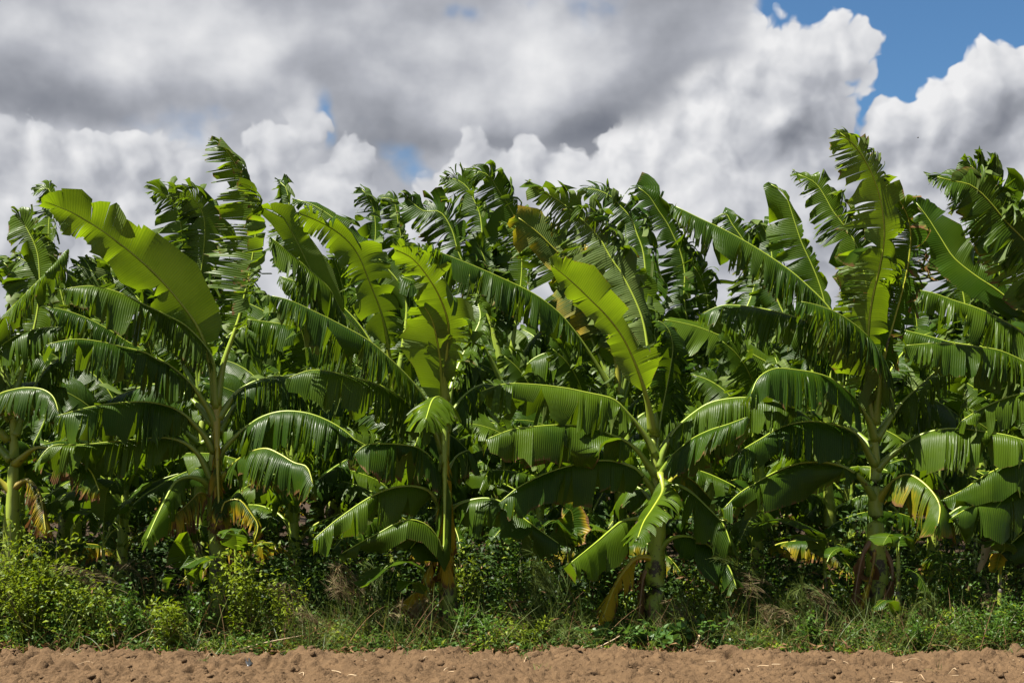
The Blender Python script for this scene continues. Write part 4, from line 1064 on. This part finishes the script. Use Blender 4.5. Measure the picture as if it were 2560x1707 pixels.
gx = np.concatenate([[-3000, -900, -300, -100, -40], np.linspace(-18, 18, 60), [40, 100, 300, 900, 3000]])
gy = np.concatenate([[-3000, -600, -100, -20, 0], np.linspace(8, 44, 60), [70, 150, 400, 1200, 3000]])
GX, GY = np.meshgrid(gx, gy)
GZ = np.where((np.abs(GX) < 19) & (GY > 7) & (GY < 45), 0.05 * perlin(GX * .7, GY * .7, 3) - 0.03, -0.05)
GZ = np.where((np.abs(GX) < 7.4) & (GY < 13.0) & (GY > 7.5), -0.30, GZ)
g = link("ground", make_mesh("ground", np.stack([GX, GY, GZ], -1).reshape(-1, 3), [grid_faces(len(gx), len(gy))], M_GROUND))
tag(g, kind="structure")

sx = np.arange(-6.6, 6.6001, 0.0155)
sy = np.arange(9.2, 13.0001, 0.0155)
SX, SY = np.meshgrid(sx, sy)
wx, wy = SX + .10 * perlin(SX * 2, SY * 2, 21), SY + .10 * perlin(SX * 2, SY * 2, 22)
hgt = .050 * perlin(wx * .8, wy * 1.3, 1) + .045 * perlin(wx * 2.6, wy * 3.2, 2)
bil = 1 - np.abs(perlin(wx * 5.5, wy * 6, 5)) * 2
hgt += .085 * (sstep(perlin(wx * 3.1, wy * 3.4, 9), -.1, .5) * (np.abs(perlin(wx * 8, wy * 9, 6)) - .15)) + .045 * np.abs(perlin(wx * 15, wy * 16, 7)) + .022 * np.abs(perlin(wx * 33, wy * 35, 8))
pits = sstep(perlin(wx * 2.4 + 9, wy * 2.8, 13), .08, .34) * sstep(perlin(wx * 6.5, wy * 8, 14), .02, .3)
hgt -= .12 * pits
ck = np.abs(perlin(wx * 4.2, wy * 4.6, 31))
hgt -= .045 * (1 - sstep(ck, 0.0, .055)) * sstep(perlin(wx * 1.7, wy * 1.9, 32), -.05, .2)
crng = np.random.default_rng(77)
for _ in range(2600):
    cx, cy = crng.uniform(-6.5, 6.5), crng.uniform(9.3, 12.9)
    r = .018 + .075 * crng.random() ** 3.2
    if cy > 12.0 and r > .05 and crng.random() < .5:
        continue
    i0, i1 = np.searchsorted(sx, [cx - r, cx + r]); j0, j1 = np.searchsorted(sy, [cy - r, cy + r])
    if i1 - i0 < 2 or j1 - j0 < 2:
        continue
    X, Yy = SX[j0:j1, i0:i1] - cx, SY[j0:j1, i0:i1] - cy
    a = crng.uniform(0, 3.14)
    u, v = X * math.cos(a) + Yy * math.sin(a), (Yy * math.cos(a) - X * math.sin(a)) * crng.uniform(1.0, 1.7)
    d2 = 1 - (u * u + v * v) / (r * r)
    h0 = hgt[j0:j1, i0:i1]
    cap = h0.mean() - .3 * r + r * crng.uniform(.4, .95) * np.sqrt(np.clip(d2, 0, 1)) + .022 * perlin(X * 38 + cx, Yy * 38 + cy, 40) + r * .35 * perlin(X / r * 1.2 + cx, Yy / r * 1.2 + cy, 41)
    hgt[j0:j1, i0:i1] = np.where(d2 > 0, np.maximum(h0, cap), h0)
# the tilled strip ends in a low crumbling lip under the weeds
edge = 12.06 + .12 * perlin(sx * .55, sx * 0 + .3, 51) + .10 * perlin(sx * 2.3, sx * 0 + .7, 52) + .08 * perlin(sx * 7.0, sx * 0 + .2, 53)
edge = edge + .09 * np.exp(-((sx - .3) / 1.6) ** 2) - .16 * sstep(sx, 2.6, 4.2)
over = SY - edge[None, :]
hgt += .045 * np.exp(-((over + .12) / .14) ** 2)
hgt -= .30 * sstep(over, -.02, .20)
hgt -= .4 * np.maximum(sstep(np.abs(SX), 6.3, 6.6), sstep(SY, 9.5, 9.2))
s = link("tilled_soil", make_mesh("tilled_soil", np.stack([SX, SY, hgt], -1).reshape(-1, 3), [grid_faces(len(sx), len(sy))], M_SOIL))
tag(s, kind="structure")
def soil_z(x, y):
    return float(hgt[min(len(sy) - 1, max(0, int((y - 9.2) / .0155))), min(len(sx) - 1, max(0, int((x + 6.6) / .0155)))])
# and the near field towards and behind the camera
nx_ = np.linspace(-40, 40, 90); ny_ = np.linspace(-20, 9.4, 60)
NX, NY = np.meshgrid(nx_, ny_)
nz_ = .05 * perlin(NX * .9, NY * .9, 61) + .02 - .16 * sstep(NY, 8.9, 9.4)
tag(link("field", make_mesh("field", np.stack([NX, NY, nz_], -1).reshape(-1, 3), [grid_faces(90, 60)], M_SOIL)), kind="structure")

# loose clods
def ico():
    import bmesh
    bm = bmesh.new(); bmesh.ops.create_icosphere(bm, subdivisions=2, radius=1.0)
    bm.verts.ensure_lookup_table()
    V = np.array([v.co[:] for v in bm.verts]); Fc = np.array([[v.index for v in f.verts] for f in bm.faces])
    bm.free()
    return V, Fc
IV, IF = ico()
cv, cf = [], []
for k in range(900):
    x, y = crng.uniform(-5.2, 5.2), crng.uniform(10.2, 12.45)
    r = .007 + .026 * crng.random() ** 3.5
    q = IV * (r * np.array([crng.uniform(.8, 1.4), crng.uniform(.8, 1.4), crng.uniform(.6, .95)]))
    q = q * (1 + .5 * perlin(IV[:, 0] * 1.7 + k, IV[:, 1] * 1.7 + IV[:, 2] * 1.3, 90) + .3 * perlin(IV[:, 0] * 4 + k, IV[:, 2] * 4 + IV[:, 1], 91))[:, None]
    cf.append(IF + len(cv) * len(IV)); cv.append(q + np.array([x, y, soil_z(x, y) + r * .3]))
tag(link("soil_clods", make_mesh("soil_clods", np.vstack(cv), [np.vstack(cf)], M_SOIL, None, True)), kind="stuff")

# ------------------------------------------------------------------ weeds
def leaflets(P, D, Nn, Ln, Wd, rng, cup=.18, round_=False):
    """folded leaf blades: base P, direction D, normal Nn, length, width"""
    m = len(P)
    D = unit(D); Sx = unit(np.cross(D, Nn)); Nn = np.cross(Sx, D)
    Ln, Wd = Ln[:, None], Wd[:, None]
    if round_:
        prof = [(0, 0), (.08, -.34), (.38, -.5), (.75, -.3), (1, 0), (.75, .3), (.38, .5), (.08, .34), (.42, 0)]
        pts = [P + D * Ln * a + Sx * Wd * b + Nn * Wd * (cup * abs(b) * 2 - .05 * a) for a, b in prof]
        V = np.stack(pts, 1)
        f = np.array([(8, i, (i + 1) % 8) for i in range(8)])
        tip = np.array([a for a, b in prof])
    else:
        prof = [(0, 0), (.42, -.5), (.42, .5), (1, 0), (.45, 0)]
        bend = [0, .0, .0, -.22, 0.05]
        pts = [P + D * Ln * a + Sx * Wd * b + Nn * (Wd * cup * abs(b) * 2 + Ln * c) for (a, b), c in zip(prof, bend)]
        V = np.stack(pts, 1)
        f = np.array([(0, 4, 1), (1, 4, 3), (0, 2, 4), (4, 2, 3)])
        tip = np.array([0, .4, .4, 1, .4])
    k = V.shape[1]
    Fc = (f[None] + (np.arange(m) * k)[:, None, None]).reshape(-1, 3)
    uv = np.stack([np.repeat(rng.random(m), k), np.tile(tip, m)], 1)
    return V.reshape(-1, 3), Fc, uv

def ribbons(P, D, Ln, Wd, sag, rng, seg=4, windx=0.0):
    """thin bent blades"""
    m = len(P)
    D = unit(D)
    side = unit(np.cross(D, np.array([0, 0, 1.0]) + rng.normal(size=(m, 3)) * .5))
    pts, p, d = [], P.copy(), D.copy()
    for k in range(seg + 1):
        wk = Wd * (1 - (k / seg) ** 1.6) * .5 + .0004
        pts += [p - side * wk[:, None], p + side * wk[:, None]]
        p = p + d * (Ln / seg)[:, None]
        d = unit(d + np.array([windx, 0, 0]) - np.array([0, 0, 1.0]) * sag[:, None])
    V = np.stack(pts, 1)
    f = np.array([(2 * i, 2 * i + 1, 2 * i + 3, 2 * i + 2) for i in range(seg)])
    k = V.shape[1]
    Fc = (f[None] + (np.arange(m) * k)[:, None, None]).reshape(-1, 4)
    uv = np.stack([np.repeat(rng.random(m), k), np.tile(np.repeat(np.linspace(0, 1, seg + 1), 2), m)], 1)
    return V.reshape(-1, 3), Fc, uv

def rdir(rng, m, up=.4):
    d = rng.normal(size=(m, 3)); d[:, 2] = d[:, 2] * .6 + up
    return unit(d)

def stalk_points(rng, base, h, lean, m):
    """curved stalks: returns (m, 9, 3)"""
    a = rng.uniform(0, 2 * np.pi, m)
    out = np.stack([np.cos(a), np.sin(a), np.zeros(m)], 1) * (lean * rng.random(m))[:, None]
    t = np.linspace(0, 1, 9)
    hh = h * rng.uniform(.55, 1.0, m)
    P = base[None, None] + out[:, None] * (t ** 1.3)[None, :, None]
    P = P + np.stack([np.zeros((m, 9)), np.zeros((m, 9)), hh[:, None] * t[None]], -1)
    P[..., 0] -= .10 * h * t ** 2
    return P

def bush_parts(rng, base, h, lean, nst, per, ll, lw, round_=False, lowbare=.12):
    S = stalk_points(rng, np.asarray(base, float), h, lean, nst)
    k = nst * per
    t = lowbare + (1 - lowbare) * rng.random(k) ** .8
    si = np.repeat(np.arange(nst), per)
    f = t * 8; i = np.minimum(f.astype(int), 7); fr = (f - i)[:, None]
    P = S[si, i] * (1 - fr) + S[si, i + 1] * fr
    # short side twigs carry the leaves outwards
    tw = rdir(rng, k, .25) * (rng.random(k) ** 1.5 * h * .16)[:, None]
    P = P + tw
    D = unit(rdir(rng, k, .25) + unit(tw) * .7)
    N = unit(rng.normal(size=(k, 3)) * .45 + UP)
    lv = leaflets(P, D, N, ll * rng.uniform(.6, 1.25, k), lw * rng.uniform(.7, 1.2, k), rng, round_=round_)
    st = ribbons(S[:, 0], unit(S[:, 4] - S[:, 0]), np.linalg.norm(S[:, 8] - S[:, 0], axis=1), np.full(nst, .012), np.full(nst, .02), rng)
    return lv, st

def join(parts):
    V, Fc, uv, off = [], [], [], 0
    for v, f, u in parts:
        V.append(v); uv.append(u); Fc.append(f + off); off += len(v)
    tri = [f for f in Fc if f.shape[1] == 3]; qd = [f for f in Fc if f.shape[1] == 4]
    return np.vstack(V), [np.vstack(q) for q in (tri, qd) if q], np.vstack(uv)

def weed_thing(name, label, cat, px, Y, h, rng, mat, nst=14, per=38, lean=.28, ll=.068, lw=.026, round_=False, group=None):
    x = (px - 1280) * Y / F
    root = thing(name, label, cat, (x, Y, -.02), group)
    lv, st = bush_parts(rng, (0, 0, 0), h, lean, nst, per, ll, lw, round_)
    link("foliage", make_mesh(name + "_foliage", lv[0], [lv[1]], mat, lv[2], False), root)
    link("stalks", make_mesh(name + "_stalks", st[0], [st[1]], M_TWIG, st[2], False), root)
    return root

def plume_parts(rng, h, n, droop=1.0, lean=-.35):
    """culms with one-sided hairy panicles, and the leaf blades below"""
    S = []
    hairs = []
    for k in range(n):
        hh = h * rng.uniform(.7, 1.05)
        tip = np.array([lean * hh * rng.uniform(.5, 1.3), rng.normal() * .12, hh * rng.uniform(.78, 1.0)])
        mid = np.array([rng.normal() * .05, rng.normal() * .05, hh * .62])
        mid[0] += lean * hh * .12 + rng.normal() * .08
        C, L = spline([(rng.normal() * .06, rng.normal() * .05, 0), mid * np.array([.5, 1, .6]), mid, tip * .55 + mid * .45 + np.array([0, 0, hh * .10]), tip], 24)
        S.append(C)
        m = int(rng.integers(30, 44))
        t = .52 + .48 * rng.random(m)
        i = np.minimum((t * 23).astype(int), 22)
        P = C[i]
        T = unit(C[i + 1] - C[i])
        D = unit(T + rng.normal(size=(m, 3)) * .20 + np.array([-.05, 0, -.10]))
        hairs.append(ribbons(P, D, h * rng.uniform(.16, .34, m) * (1.5 - t), np.full(m, .0034), np.full(m, .13 * droop), rng, 4))
    V, Fc, off, U = [], [], 0, []
    for C in S:
        v, q, c, u = tube(C, np.linspace(.0045, .0015, len(C)), 4)
        V.append(v); Fc.append(q + off); U.append(np.stack([np.full(len(v), .4), np.full(len(v), .5)], 1)); off += len(v)
    culm = (np.vstack(V), np.vstack(Fc), np.vstack(U))
    m = n * 9
    b = ribbons(rng.normal(size=(m, 3)) * np.array([.08, .06, 0]), rdir(rng, m, 1.3), h * rng.uniform(.35, .8, m), rng.uniform(.006, .012, m), rng.uniform(.10, .3, m), rng, 5, -.05)
    return culm, join(hairs), b

def plume_thing(label, px, Y, h, n, rng, mat, group="feathery grass clumps in the weed strip", droop=1.0, lean=-.35):
    root = thing("grass_clump", label, "grass clump", ((px - 1280) * Y / F, Y, -.02), group)
    culm, hair, bl = plume_parts(rng, h, n, droop, lean)
    link("culms", make_mesh("grass_culms", culm[0], [culm[1]], M_BLADE, culm[2]), root)
    link("plumes", make_mesh("grass_plumes", hair[0], hair[1], mat, hair[2], False), root)
    link("blades", make_mesh("grass_blades", bl[0], [bl[1]], M_BLADE, bl[2], False), root)
    return root

wr = np.random.default_rng(303)
BW = "leafy weeds in front of the banana row"
weed_thing("bushy_weed", "tallest bright green bushy weed at the far left edge", "weed", 20, 12.95, 1.20, wr, M_WEED, 22, 46, .42, group=BW)
weed_thing("bushy_weed", "bright bushy weed beside the tall one at the far left, right of it", "weed", 130, 12.85, 1.09, wr, M_WEED, 22, 46, .40, group=BW)
weed_thing("bushy_weed", "lower yellow green bushy weed close to the soil at the left", "weed", 75, 12.65, 0.78, wr, M_WEED, 20, 40, .40, group=BW)
weed_thing("bushy_weed", "bushy weed with thinning top between the left bushes and the drooping plume", "weed", 215, 12.8, .74, wr, M_WEED, 18, 38, .32, group=BW)
weed_thing("ovate_weed", "open leafy weed with pointed oval leaves beside the drooping plume at the left", "weed", 330, 12.75, .62, wr, M_HERB, 9, 26, .25, .070, .030, group=BW)
weed_thing("bushy_weed", "small bushy weed in front of the shoot with the upright glossy leaf", "weed", 425, 12.65, .52, wr, M_WEED, 14, 34, .26, group=BW)
weed_thing("ovate_weed", "dark oval leaved weed under the left centre banana stem", "weed", 505, 12.8, .58, wr, M_HERB, 10, 28, .24, .065, .032, group=BW)
weed_thing("bushy_weed", "big bright bushy weed right of the left centre banana stem", "weed", 622, 12.8, 0.99, wr, M_WEED, 24, 46, .40, group=BW)
weed_thing("bushy_weed", "feathery bushy weed leaning right of the big bright one", "weed", 705, 12.75, .62, wr, M_WEED, 16, 40, .34, .05, .016, group=BW)
weed_thing("ovate_weed", "climbing leafy weed behind the slender banana stem, right of it", "weed", 1185, 13.7, 1.0, wr, M_WEED, 14, 40, .30, .06, .024, group=BW)
weed_thing("ovate_weed", "leafy weed in half shade midway between the two middle stems", "weed", 1300, 13.8, .95, wr, M_HERB, 14, 36, .34, .06, .026, group=BW)
weed_thing("bushy_weed", "low bright weed at the soil edge just right of the middle", "weed", 1315, 12.6, .30, wr, M_WEED, 16, 34, .34, .045, .014, group=BW)
weed_thing("ovate_weed", "dark leafy weed right of the foot of the slender stem", "weed", 1160, 12.85, .42, wr, M_HERB, 14, 32, .40, .06, .032, group=BW)
weed_thing("vine_weed", "round leaved creeper at the foot of the stem right of centre", "creeper", 1625, 12.62, .24, wr, M_VINE, 14, 16, .55, .080, .075, True, group=BW)
weed_thing("vine_weed", "round leaved creeper spreading over dry straw left of the pale stub", "creeper", 1540, 12.65, .24, wr, M_VINE, 12, 14, .50, .060, .055, True, group=BW)
weed_thing("vine_weed", "round leaved creeper right of the pale stub", "creeper", 1765, 12.65, .34, wr, M_VINE, 12, 14, .34, .060, .050, True, group=BW)
weed_thing("ovate_weed", "leafy weed climbing behind the stem right of centre, lit at its top", "weed", 1740, 13.3, .74, wr, M_WEED, 12, 34, .26, .06, .026, group=BW)
weed_thing("ovate_weed", "leafy weed in the gap left of the tallest banana plant, behind the pale plumes", "weed", 1890, 13.6, .95, wr, M_HERB, 16, 34, .36, .055, .026, group=BW)
weed_thing("ovate_weed", "upright oval leaved weed at the soil edge left of the tallest banana stem", "weed", 2030, 12.55, .36, wr, M_HERB, 9, 26, .14, .055, .028, group=BW)
weed_thing("bushy_weed", "low spreading weed at the soil edge right of the tallest banana stem", "weed", 2290, 12.55, .36, wr, M_HERB, 22, 34, .60, .055, .016, group=BW)
weed_thing("bushy_weed", "low spreading weed in the right corner", "weed", 2470, 12.5, .42, wr, M_HERB, 22, 34, .60, .055, .016, group=BW)
weed_thing("bushy_weed", "taller weed at the far right edge", "weed", 2550, 12.8, .56, wr, M_HERB, 16, 34, .34, .06, .020, group=BW)
weed_thing("ovate_weed", "fallen seedling weed with a few oval leaves under the yellow bare midrib", "weed", 2150, 12.7, .26, wr, M_HERB, 12, 24, .36, .05, .026, group=BW)

plume_thing("drooping purple brown plume of grass right of the left bushes", 300, 12.9, .86, 5, wr, M_PLUME, lean=-.55)
plume_thing("thin dark plume of grass in the shade left of the shoot with the glossy leaf", 360, 13.2, .95, 3, wr, M_PLUME, lean=-.3)
plume_thing("wide brown hazy clump of grass left of the slender banana plant", 885, 12.95, .82, 11, wr, M_PLUME, lean=-.25, droop=.7)
plume_thing("low brown grass clump at the soil edge left of centre", 780, 12.6, .40, 9, wr, M_PLUME, lean=-.4, droop=.8)
plume_thing("dry grass clump in front of the drooping young leaf", 975, 12.7, .48, 8, wr, M_PLUME, lean=.2, droop=.6)
plume_thing("grey green plumed grass clump right of the middle, tallest of its kind", 1385, 12.85, .88, 13, wr, M_BLADE, lean=-.25, droop=.7)
plume_thing("small grey green plumed clump at the soil edge right of the middle", 1400, 12.58, .32, 8, wr, M_BLADE, lean=.1, droop=.7)
plume_thing("thin plumes right of the stem right of centre", 1725, 12.95, .62, 5, wr, M_BLADE, lean=-.2, droop=.9)
plume_thing("pale plumes hanging left in the gap before the tallest plant", 1925, 13.0, .80, 5, wr, M_PLUME, lean=-.4, droop=1.2)
plume_thing("straw coloured sprawling plumed clump left of the tallest plant", 1965, 12.7, .46, 12, wr, M_PLUME, lean=-.45, droop=.9)
plume_thing("green plumed clump with straight culms beside the straw coloured one", 2020, 12.75, .66, 8, wr, M_BLADE, lean=-.2, droop=.8)
plume_thing("drooping brown plume in shade near the right edge", 2490, 13.0, .58, 5, wr, M_PLUME, lean=-.25, droop=1.3)

plume_thing("hazy tan grass clump close behind the low brown one left of centre", 735, 12.95, .62, 9, wr, M_PLUME, lean=-.3, droop=.6)
plume_thing("tall green and tan grass just left of the long slanting dry stalk", 945, 13.0, .78, 9, wr, M_BLADE, lean=-.2, droop=.5)
plume_thing("sparse tan grass leaning right under the slender banana plant", 1035, 12.75, .50, 7, wr, M_PLUME, lean=.25, droop=.5)
plume_thing("tan grass clump in front of the green stem right of centre, right side", 1700, 12.75, .46, 9, wr, M_PLUME, lean=-.3, droop=.7)
plume_thing("tall feathery green grass in the gap left of the tallest plant, behind the pale plumes", 1850, 13.15, .95, 7, wr, M_BLADE, lean=-.25, droop=.7)
plume_thing("tangled dry grass left of the brown skirt of the tallest plant", 2080, 12.85, .56, 9, wr, M_PLUME, lean=-.4, droop=.8)
plume_thing("thin green grass clump beside the free standing shoot at the right", 2330, 12.8, .60, 7, wr, M_BLADE, lean=-.15, droop=.6)

# undergrowth nobody could count: low herbs, grass blades and dry litter
def top_of(px, Y):
    f = np.interp(px, [-300, 0, 150, 260, 330, 560, 640, 720, 820, 1080, 1180, 1330, 1480, 1640, 1760, 1980, 2080, 2200, 2450, 2560, 2900],
                      [.75, .75, .66, .5, .28, .32, .50, .38, .28, .26, .36, .38, .30, .22, .34, .36, .28, .30, .32, .42, .5])
    back = np.clip((Y - 13.1) / .9, 0, 1)
    return f * np.clip((Y - 12.42) / .25, .25, 1) + back * (1.12 - f)
ur = np.random.default_rng(404)
def scatter(n, y0, y1, pw=1.0, xh=6.4):
    Y = y0 + (y1 - y0) * ur.random(n) ** pw
    X = ur.uniform(-xh, xh, n)
    return X, Y
def edge_y(x):
    return np.interp(x, sx, edge)
def herb_mass(n, y0, y1, per, ll, lw, mat, name, label, round_=False, pw=1.0, hk=1.0):
    X, Y = scatter(n, y0, y1, pw)
    Y = np.maximum(Y, edge_y(X) + .03)
    px = 1280 + X * F / Y
    hh = top_of(px, Y) * ur.uniform(.3, 1.15, n) * (.45 + .75 * sstep(perlin(X * .9, Y * .9, 71), -.35, .35)) * hk
    parts = []
    k = n * per
    si = np.repeat(np.arange(n), per)
    t = ur.random(k) ** .7
    P = np.stack([X[si] + ur.normal(size=k) * .05 * (.4 + t), Y[si] + ur.normal(size=k) * .05, -.03 + hh[si] * t], 1)
    D = rdir(ur, k, .3); N = unit(ur.normal(size=(k, 3)) * .5 + UP + np.array([-.2, -.25, 0]))
    lv = leaflets(P, D, N, ll * ur.uniform(.5, 1.3, k), lw * ur.uniform(.7, 1.2, k), ur, round_=round_)
    st = ribbons(np.stack([X, Y, np.full(n, -.05)], 1), rdir(ur, n, 3.0), hh, np.full(n, .006), np.full(n, .02), ur, 3)
    V, Fc, uv = join([lv, st])
    o = link(name, make_mesh(name, V, Fc, mat, uv, False))
    tag(o, label, None, None, "stuff")
herb_mass(1150, 12.5, 13.7, 30, .055, .022, M_HERB, "undergrowth", "dark green low undergrowth along the foot of the banana row", pw=1.2)
herb_mass(620, 12.5, 13.9, 30, .060, .022, M_WEED, "undergrowth", "brighter green undergrowth along the foot of the banana row", pw=1.2)
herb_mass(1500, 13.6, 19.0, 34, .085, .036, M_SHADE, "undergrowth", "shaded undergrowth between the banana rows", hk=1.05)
herb_mass(150, 12.5, 12.9, 12, .050, .045, M_VINE, "ground_creeper", "round leaved creeper at the soil edge", True, hk=.6)
def blade_mass(n, y0, y1, lo, hi, mat, name, label, up=1.6, wd=(.004, .009), pw=1.0):
    X, Y = scatter(n, y0, y1, pw)
    Y = np.maximum(Y - .25 * (ur.random(n) < .3), edge_y(X) - .16 * ur.random(n) ** 2)
    px = 1280 + X * F / Y
    keep = ur.random(n) < np.interp(px, [0, 250, 700, 760, 1050, 1150, 1300, 1450, 1650, 1900, 2100, 2300, 2560], [.3, .5, .6, 1, 1, .5, .6, .4, .6, 1, .8, 1, .8])
    X, Y = X[keep], Y[keep]; m = len(X)
    b = ribbons(np.stack([X, Y, np.where(Y < edge_y(X) + .03, .02, -.04)], 1), rdir(ur, m, up), ur.uniform(lo, hi, m) * np.clip((Y - edge_y(X)) / .4, .28, 1), ur.uniform(wd[0], wd[1], m), ur.uniform(.05, .32, m), ur, 5, -.04)
    tag(link(name, make_mesh(name, b[0], [b[1]], mat, b[2], False)), label, None, None, "stuff")
blade_mass(8500, 12.45, 13.5, .16, .70, M_BLADE, "weed_grass", "green grass blades in the weed strip", pw=1.1)
blade_mass(4600, 12.45, 13.6, .18, .68, M_DRY, "dry_grass", "dry straw coloured grass in the weed strip", up=1.0, wd=(.003, .007))
X, Y = scatter(5200, 12.46, 14.4, 1.5)
Y = np.maximum(Y - .45 * (ur.random(len(X)) < .5), edge_y(X) - .22 * ur.random(len(X)) ** 2)
k = len(X)
Z = np.where(Y < edge_y(X) + .03, .045, -.03) + ur.random(k) ** 2.2 * top_of(1280 + X * F / Y, Y) * .75
lt = leaflets(np.stack([X, Y, Z], 1), rdir(ur, k, .0), rdir(ur, k, .5), ur.uniform(.03, .12, k), ur.uniform(.006, .028, k), ur, cup=.5)
tag(link("dry_litter", make_mesh("dry_litter", lt[0], [lt[1]], M_DRY, lt[2], False)), "dry brown leaf litter under the weeds", None, None, "stuff")

# ------------------------------------------------------------------ small things on the bare soil
def bent_tube(name, P, r0, r1, mat, label, cat, group=None, sides=6):
    P = np.array(P, float); b = P[0].copy()
    C, L = spline(P - b, 10)
    V, Q, cap, uv = tube(C, np.linspace(r0, r1, 10), sides)
    o = link(name, make_mesh(name, V, [Q, cap], mat, uv), None, b)
    return tag(o, label, cat, group)
sr = np.random.default_rng(505)
for k in range(64):
    x, y = sr.uniform(-4.6, 4.6), sr.uniform(10.35, 12.35)
    a, l = sr.uniform(0, 3.14), sr.uniform(.05, .20)
    z = soil_z(x, y)
    x2, y2 = x + math.cos(a) * l, y + math.sin(a) * l
    xm, ym = (x + x2) / 2 + sr.normal() * .012, (y + y2) / 2 + sr.normal() * .012
    r = sr.uniform(.0022, .0045)
    bent_tube("straw_piece", [(x, y, z + .008), (xm, ym, max(soil_z(xm, ym), z - .02) + .012 + sr.random() * .012), (x2, y2, soil_z(x2, y2) + .008)], r, r * .7, M_STRAW,
              "short pale straw piece lying on the bare brown soil", "straw", "straw pieces scattered on the soil", 5)
for k, (px, py) in enumerate([(505, 1660), (905, 1650), (1010, 1655), (1025, 1650), (1355, 1680), (1312, 1655), (968, 1632), (2345, 1680), (2520, 1655), (600, 1630)]):
    Yy = CAMH * F / (py - HY)
    x = (px - 1280) * Yy / F
    m = int(sr.integers(6, 14))
    b = ribbons(sr.normal(size=(m, 3)) * np.array([.025, .02, 0]), rdir(sr, m, 1.2), sr.uniform(.05, .14, m), sr.uniform(.004, .007, m), sr.uniform(.05, .25, m), sr, 4)
    o = link("grass_sprout", make_mesh("grass_sprout", b[0], [b[1]], M_BLADE, b[2], False), None, (x, Yy, soil_z(x, Yy) - .004))
    tag(o, "small green grass sprout growing out of the bare soil", "grass tuft", "grass sprouts on the bare soil")
def on_soil(px, py, dz=0.0):
    Yy = CAMH * F / (py - HY); x = (px - 1280) * Yy / F
    return np.array([x, Yy, soil_z(x, Yy) + dz])
def scrap(label, pts, w, seed):
    """a crumpled strip of plastic film"""
    r = np.random.default_rng(seed)
    C, L = spline(np.array(pts, float), 12)
    b = C[0].copy(); C = C - b
    T = unit(np.gradient(C, axis=0)); Sd = unit(np.cross(T, UP) + r.normal(size=(12, 3)) * .3)
    f = np.linspace(-1, 1, 5)
    V = C[:, None] + Sd[:, None] * (f * w)[None, :, None] + (r.normal(size=(12, 5)) * w * .35 + w * .3)[..., None] * UP
    o = link("plastic_scrap", make_mesh("plastic_scrap", V.reshape(-1, 3), [grid_faces(5, 12)], M_PLASTIC, None, True), None, b)
    sol = o.modifiers.new("thickness", 'SOLIDIFY'); sol.thickness = .002
    tag(o, label, "plastic scrap", "black plastic scraps along the soil edge")
scrap("long black plastic strip lying along the soil edge left of the middle", [on_soil(1098, 1622, .02), on_soil(1125, 1618, .03), on_soil(1155, 1616, .03), on_soil(1190, 1628, .02)], .03, 1)
scrap("small grey black plastic scrap on the soil edge right of the middle", [on_soil(1252, 1620, .03), on_soil(1272, 1618, .05)], .03, 2)
scrap("black plastic scrap half buried in the soil left of the middle", [on_soil(602, 1648, .02), on_soil(628, 1662, .02)], .03, 3)
scrap("dark plastic scrap standing at the soil edge right of the tallest plant", [on_soil(2268, 1632, .03), on_soil(2272, 1628, .09)], .022, 4)
bent_tube("dry_stalk", [at(1738, 1622, 12.45), at(1742, 1605, 12.47), at(1749, 1588, 12.5)], .018, .013, M_STRAW, "short pale stub of a dry stalk leaning right at the soil edge", "dry stalk", "dry stalks in the weed strip")
bent_tube("dry_stalk", [at(600, 1622, 12.5), at(660, 1606, 12.5), at(764, 1586, 12.6)], .007, .004, M_STRAW, "long thin yellow stalk lying almost level at the left", "dry stalk", "dry stalks in the weed strip")
bent_tube("dry_stalk", [at(978, 1588, 12.7), at(995, 1545, 12.7), at(1008, 1492, 12.75)], .008, .005, M_STRAW, "pale dry stalk slanting up left of the slender stem", "dry stalk", "dry stalks in the weed strip")
bent_tube("dry_stalk", [at(1490, 1620, 12.55), at(1530, 1600, 12.5), at(1550, 1588, 12.5)], .007, .004, M_STRAW, "brown twig poking out at the soil edge under the yellow dying leaf", "dry stalk", "dry stalks in the weed strip")
bent_tube("dry_stalk", [at(2466, 1366, 13.6), at(2460, 1395, 13.55), at(2446, 1428, 13.5)], .05, .02, M_STRAW, "peeling dry brown sheath hanging near the right edge", "dry stalk", "dry stalks in the weed strip")
tuft = plume_parts(np.random.default_rng(9), .3, 7, .9, -.1)
r_ = thing("seed_head_weed", "reddish seeding weed standing behind the yellowing bowed leaf", "weed", at(2350, 1270, 14.2))
link("seed_heads", make_mesh("seed_heads", tuft[1][0], tuft[1][1], M_PLUME, tuft[1][2], False), r_)
link("culms", make_mesh("seed_culms", tuft[0][0], [tuft[0][1]], M_BLADE, tuft[0][2]), r_)
r_.location.z = 1.15

# a bird far off in the sky
bp = at(2295, 345, 120.0)
bird = thing("bird", "tiny dark bird in flight against the white cloud at the right", "bird", bp)
bird.scale = (.5, .5, .5)
C, L = spline([(-.17, 0, 0), (-.05, 0, .02), (.08, 0, .015), (.17, 0, .03)], 12)
V, Q, cap, uv = tube(C, [.012, .03, .05, .06, .065, .065, .06, .05, .042, .038, .03, .008], 8)
link("body", make_mesh("bird_body", V, [Q, cap], M_BIRD, uv), bird)
for sgn in (1, -1):
    W = np.array([(-.06, 0, .03), (.08, 0, .03), (.05, sgn * .17, .10), (-.08, sgn * .17, .10), (.0, sgn * .34, .05), (-.05, sgn * .34, .05)])
    wg = link("wing", make_mesh("bird_wing", W, [np.array([(0, 1, 2, 3), (3, 2, 4, 5)])], M_BIRD, None), bird)
    sm = wg.modifiers.new("thickness", 'SOLIDIFY'); sm.thickness = .012
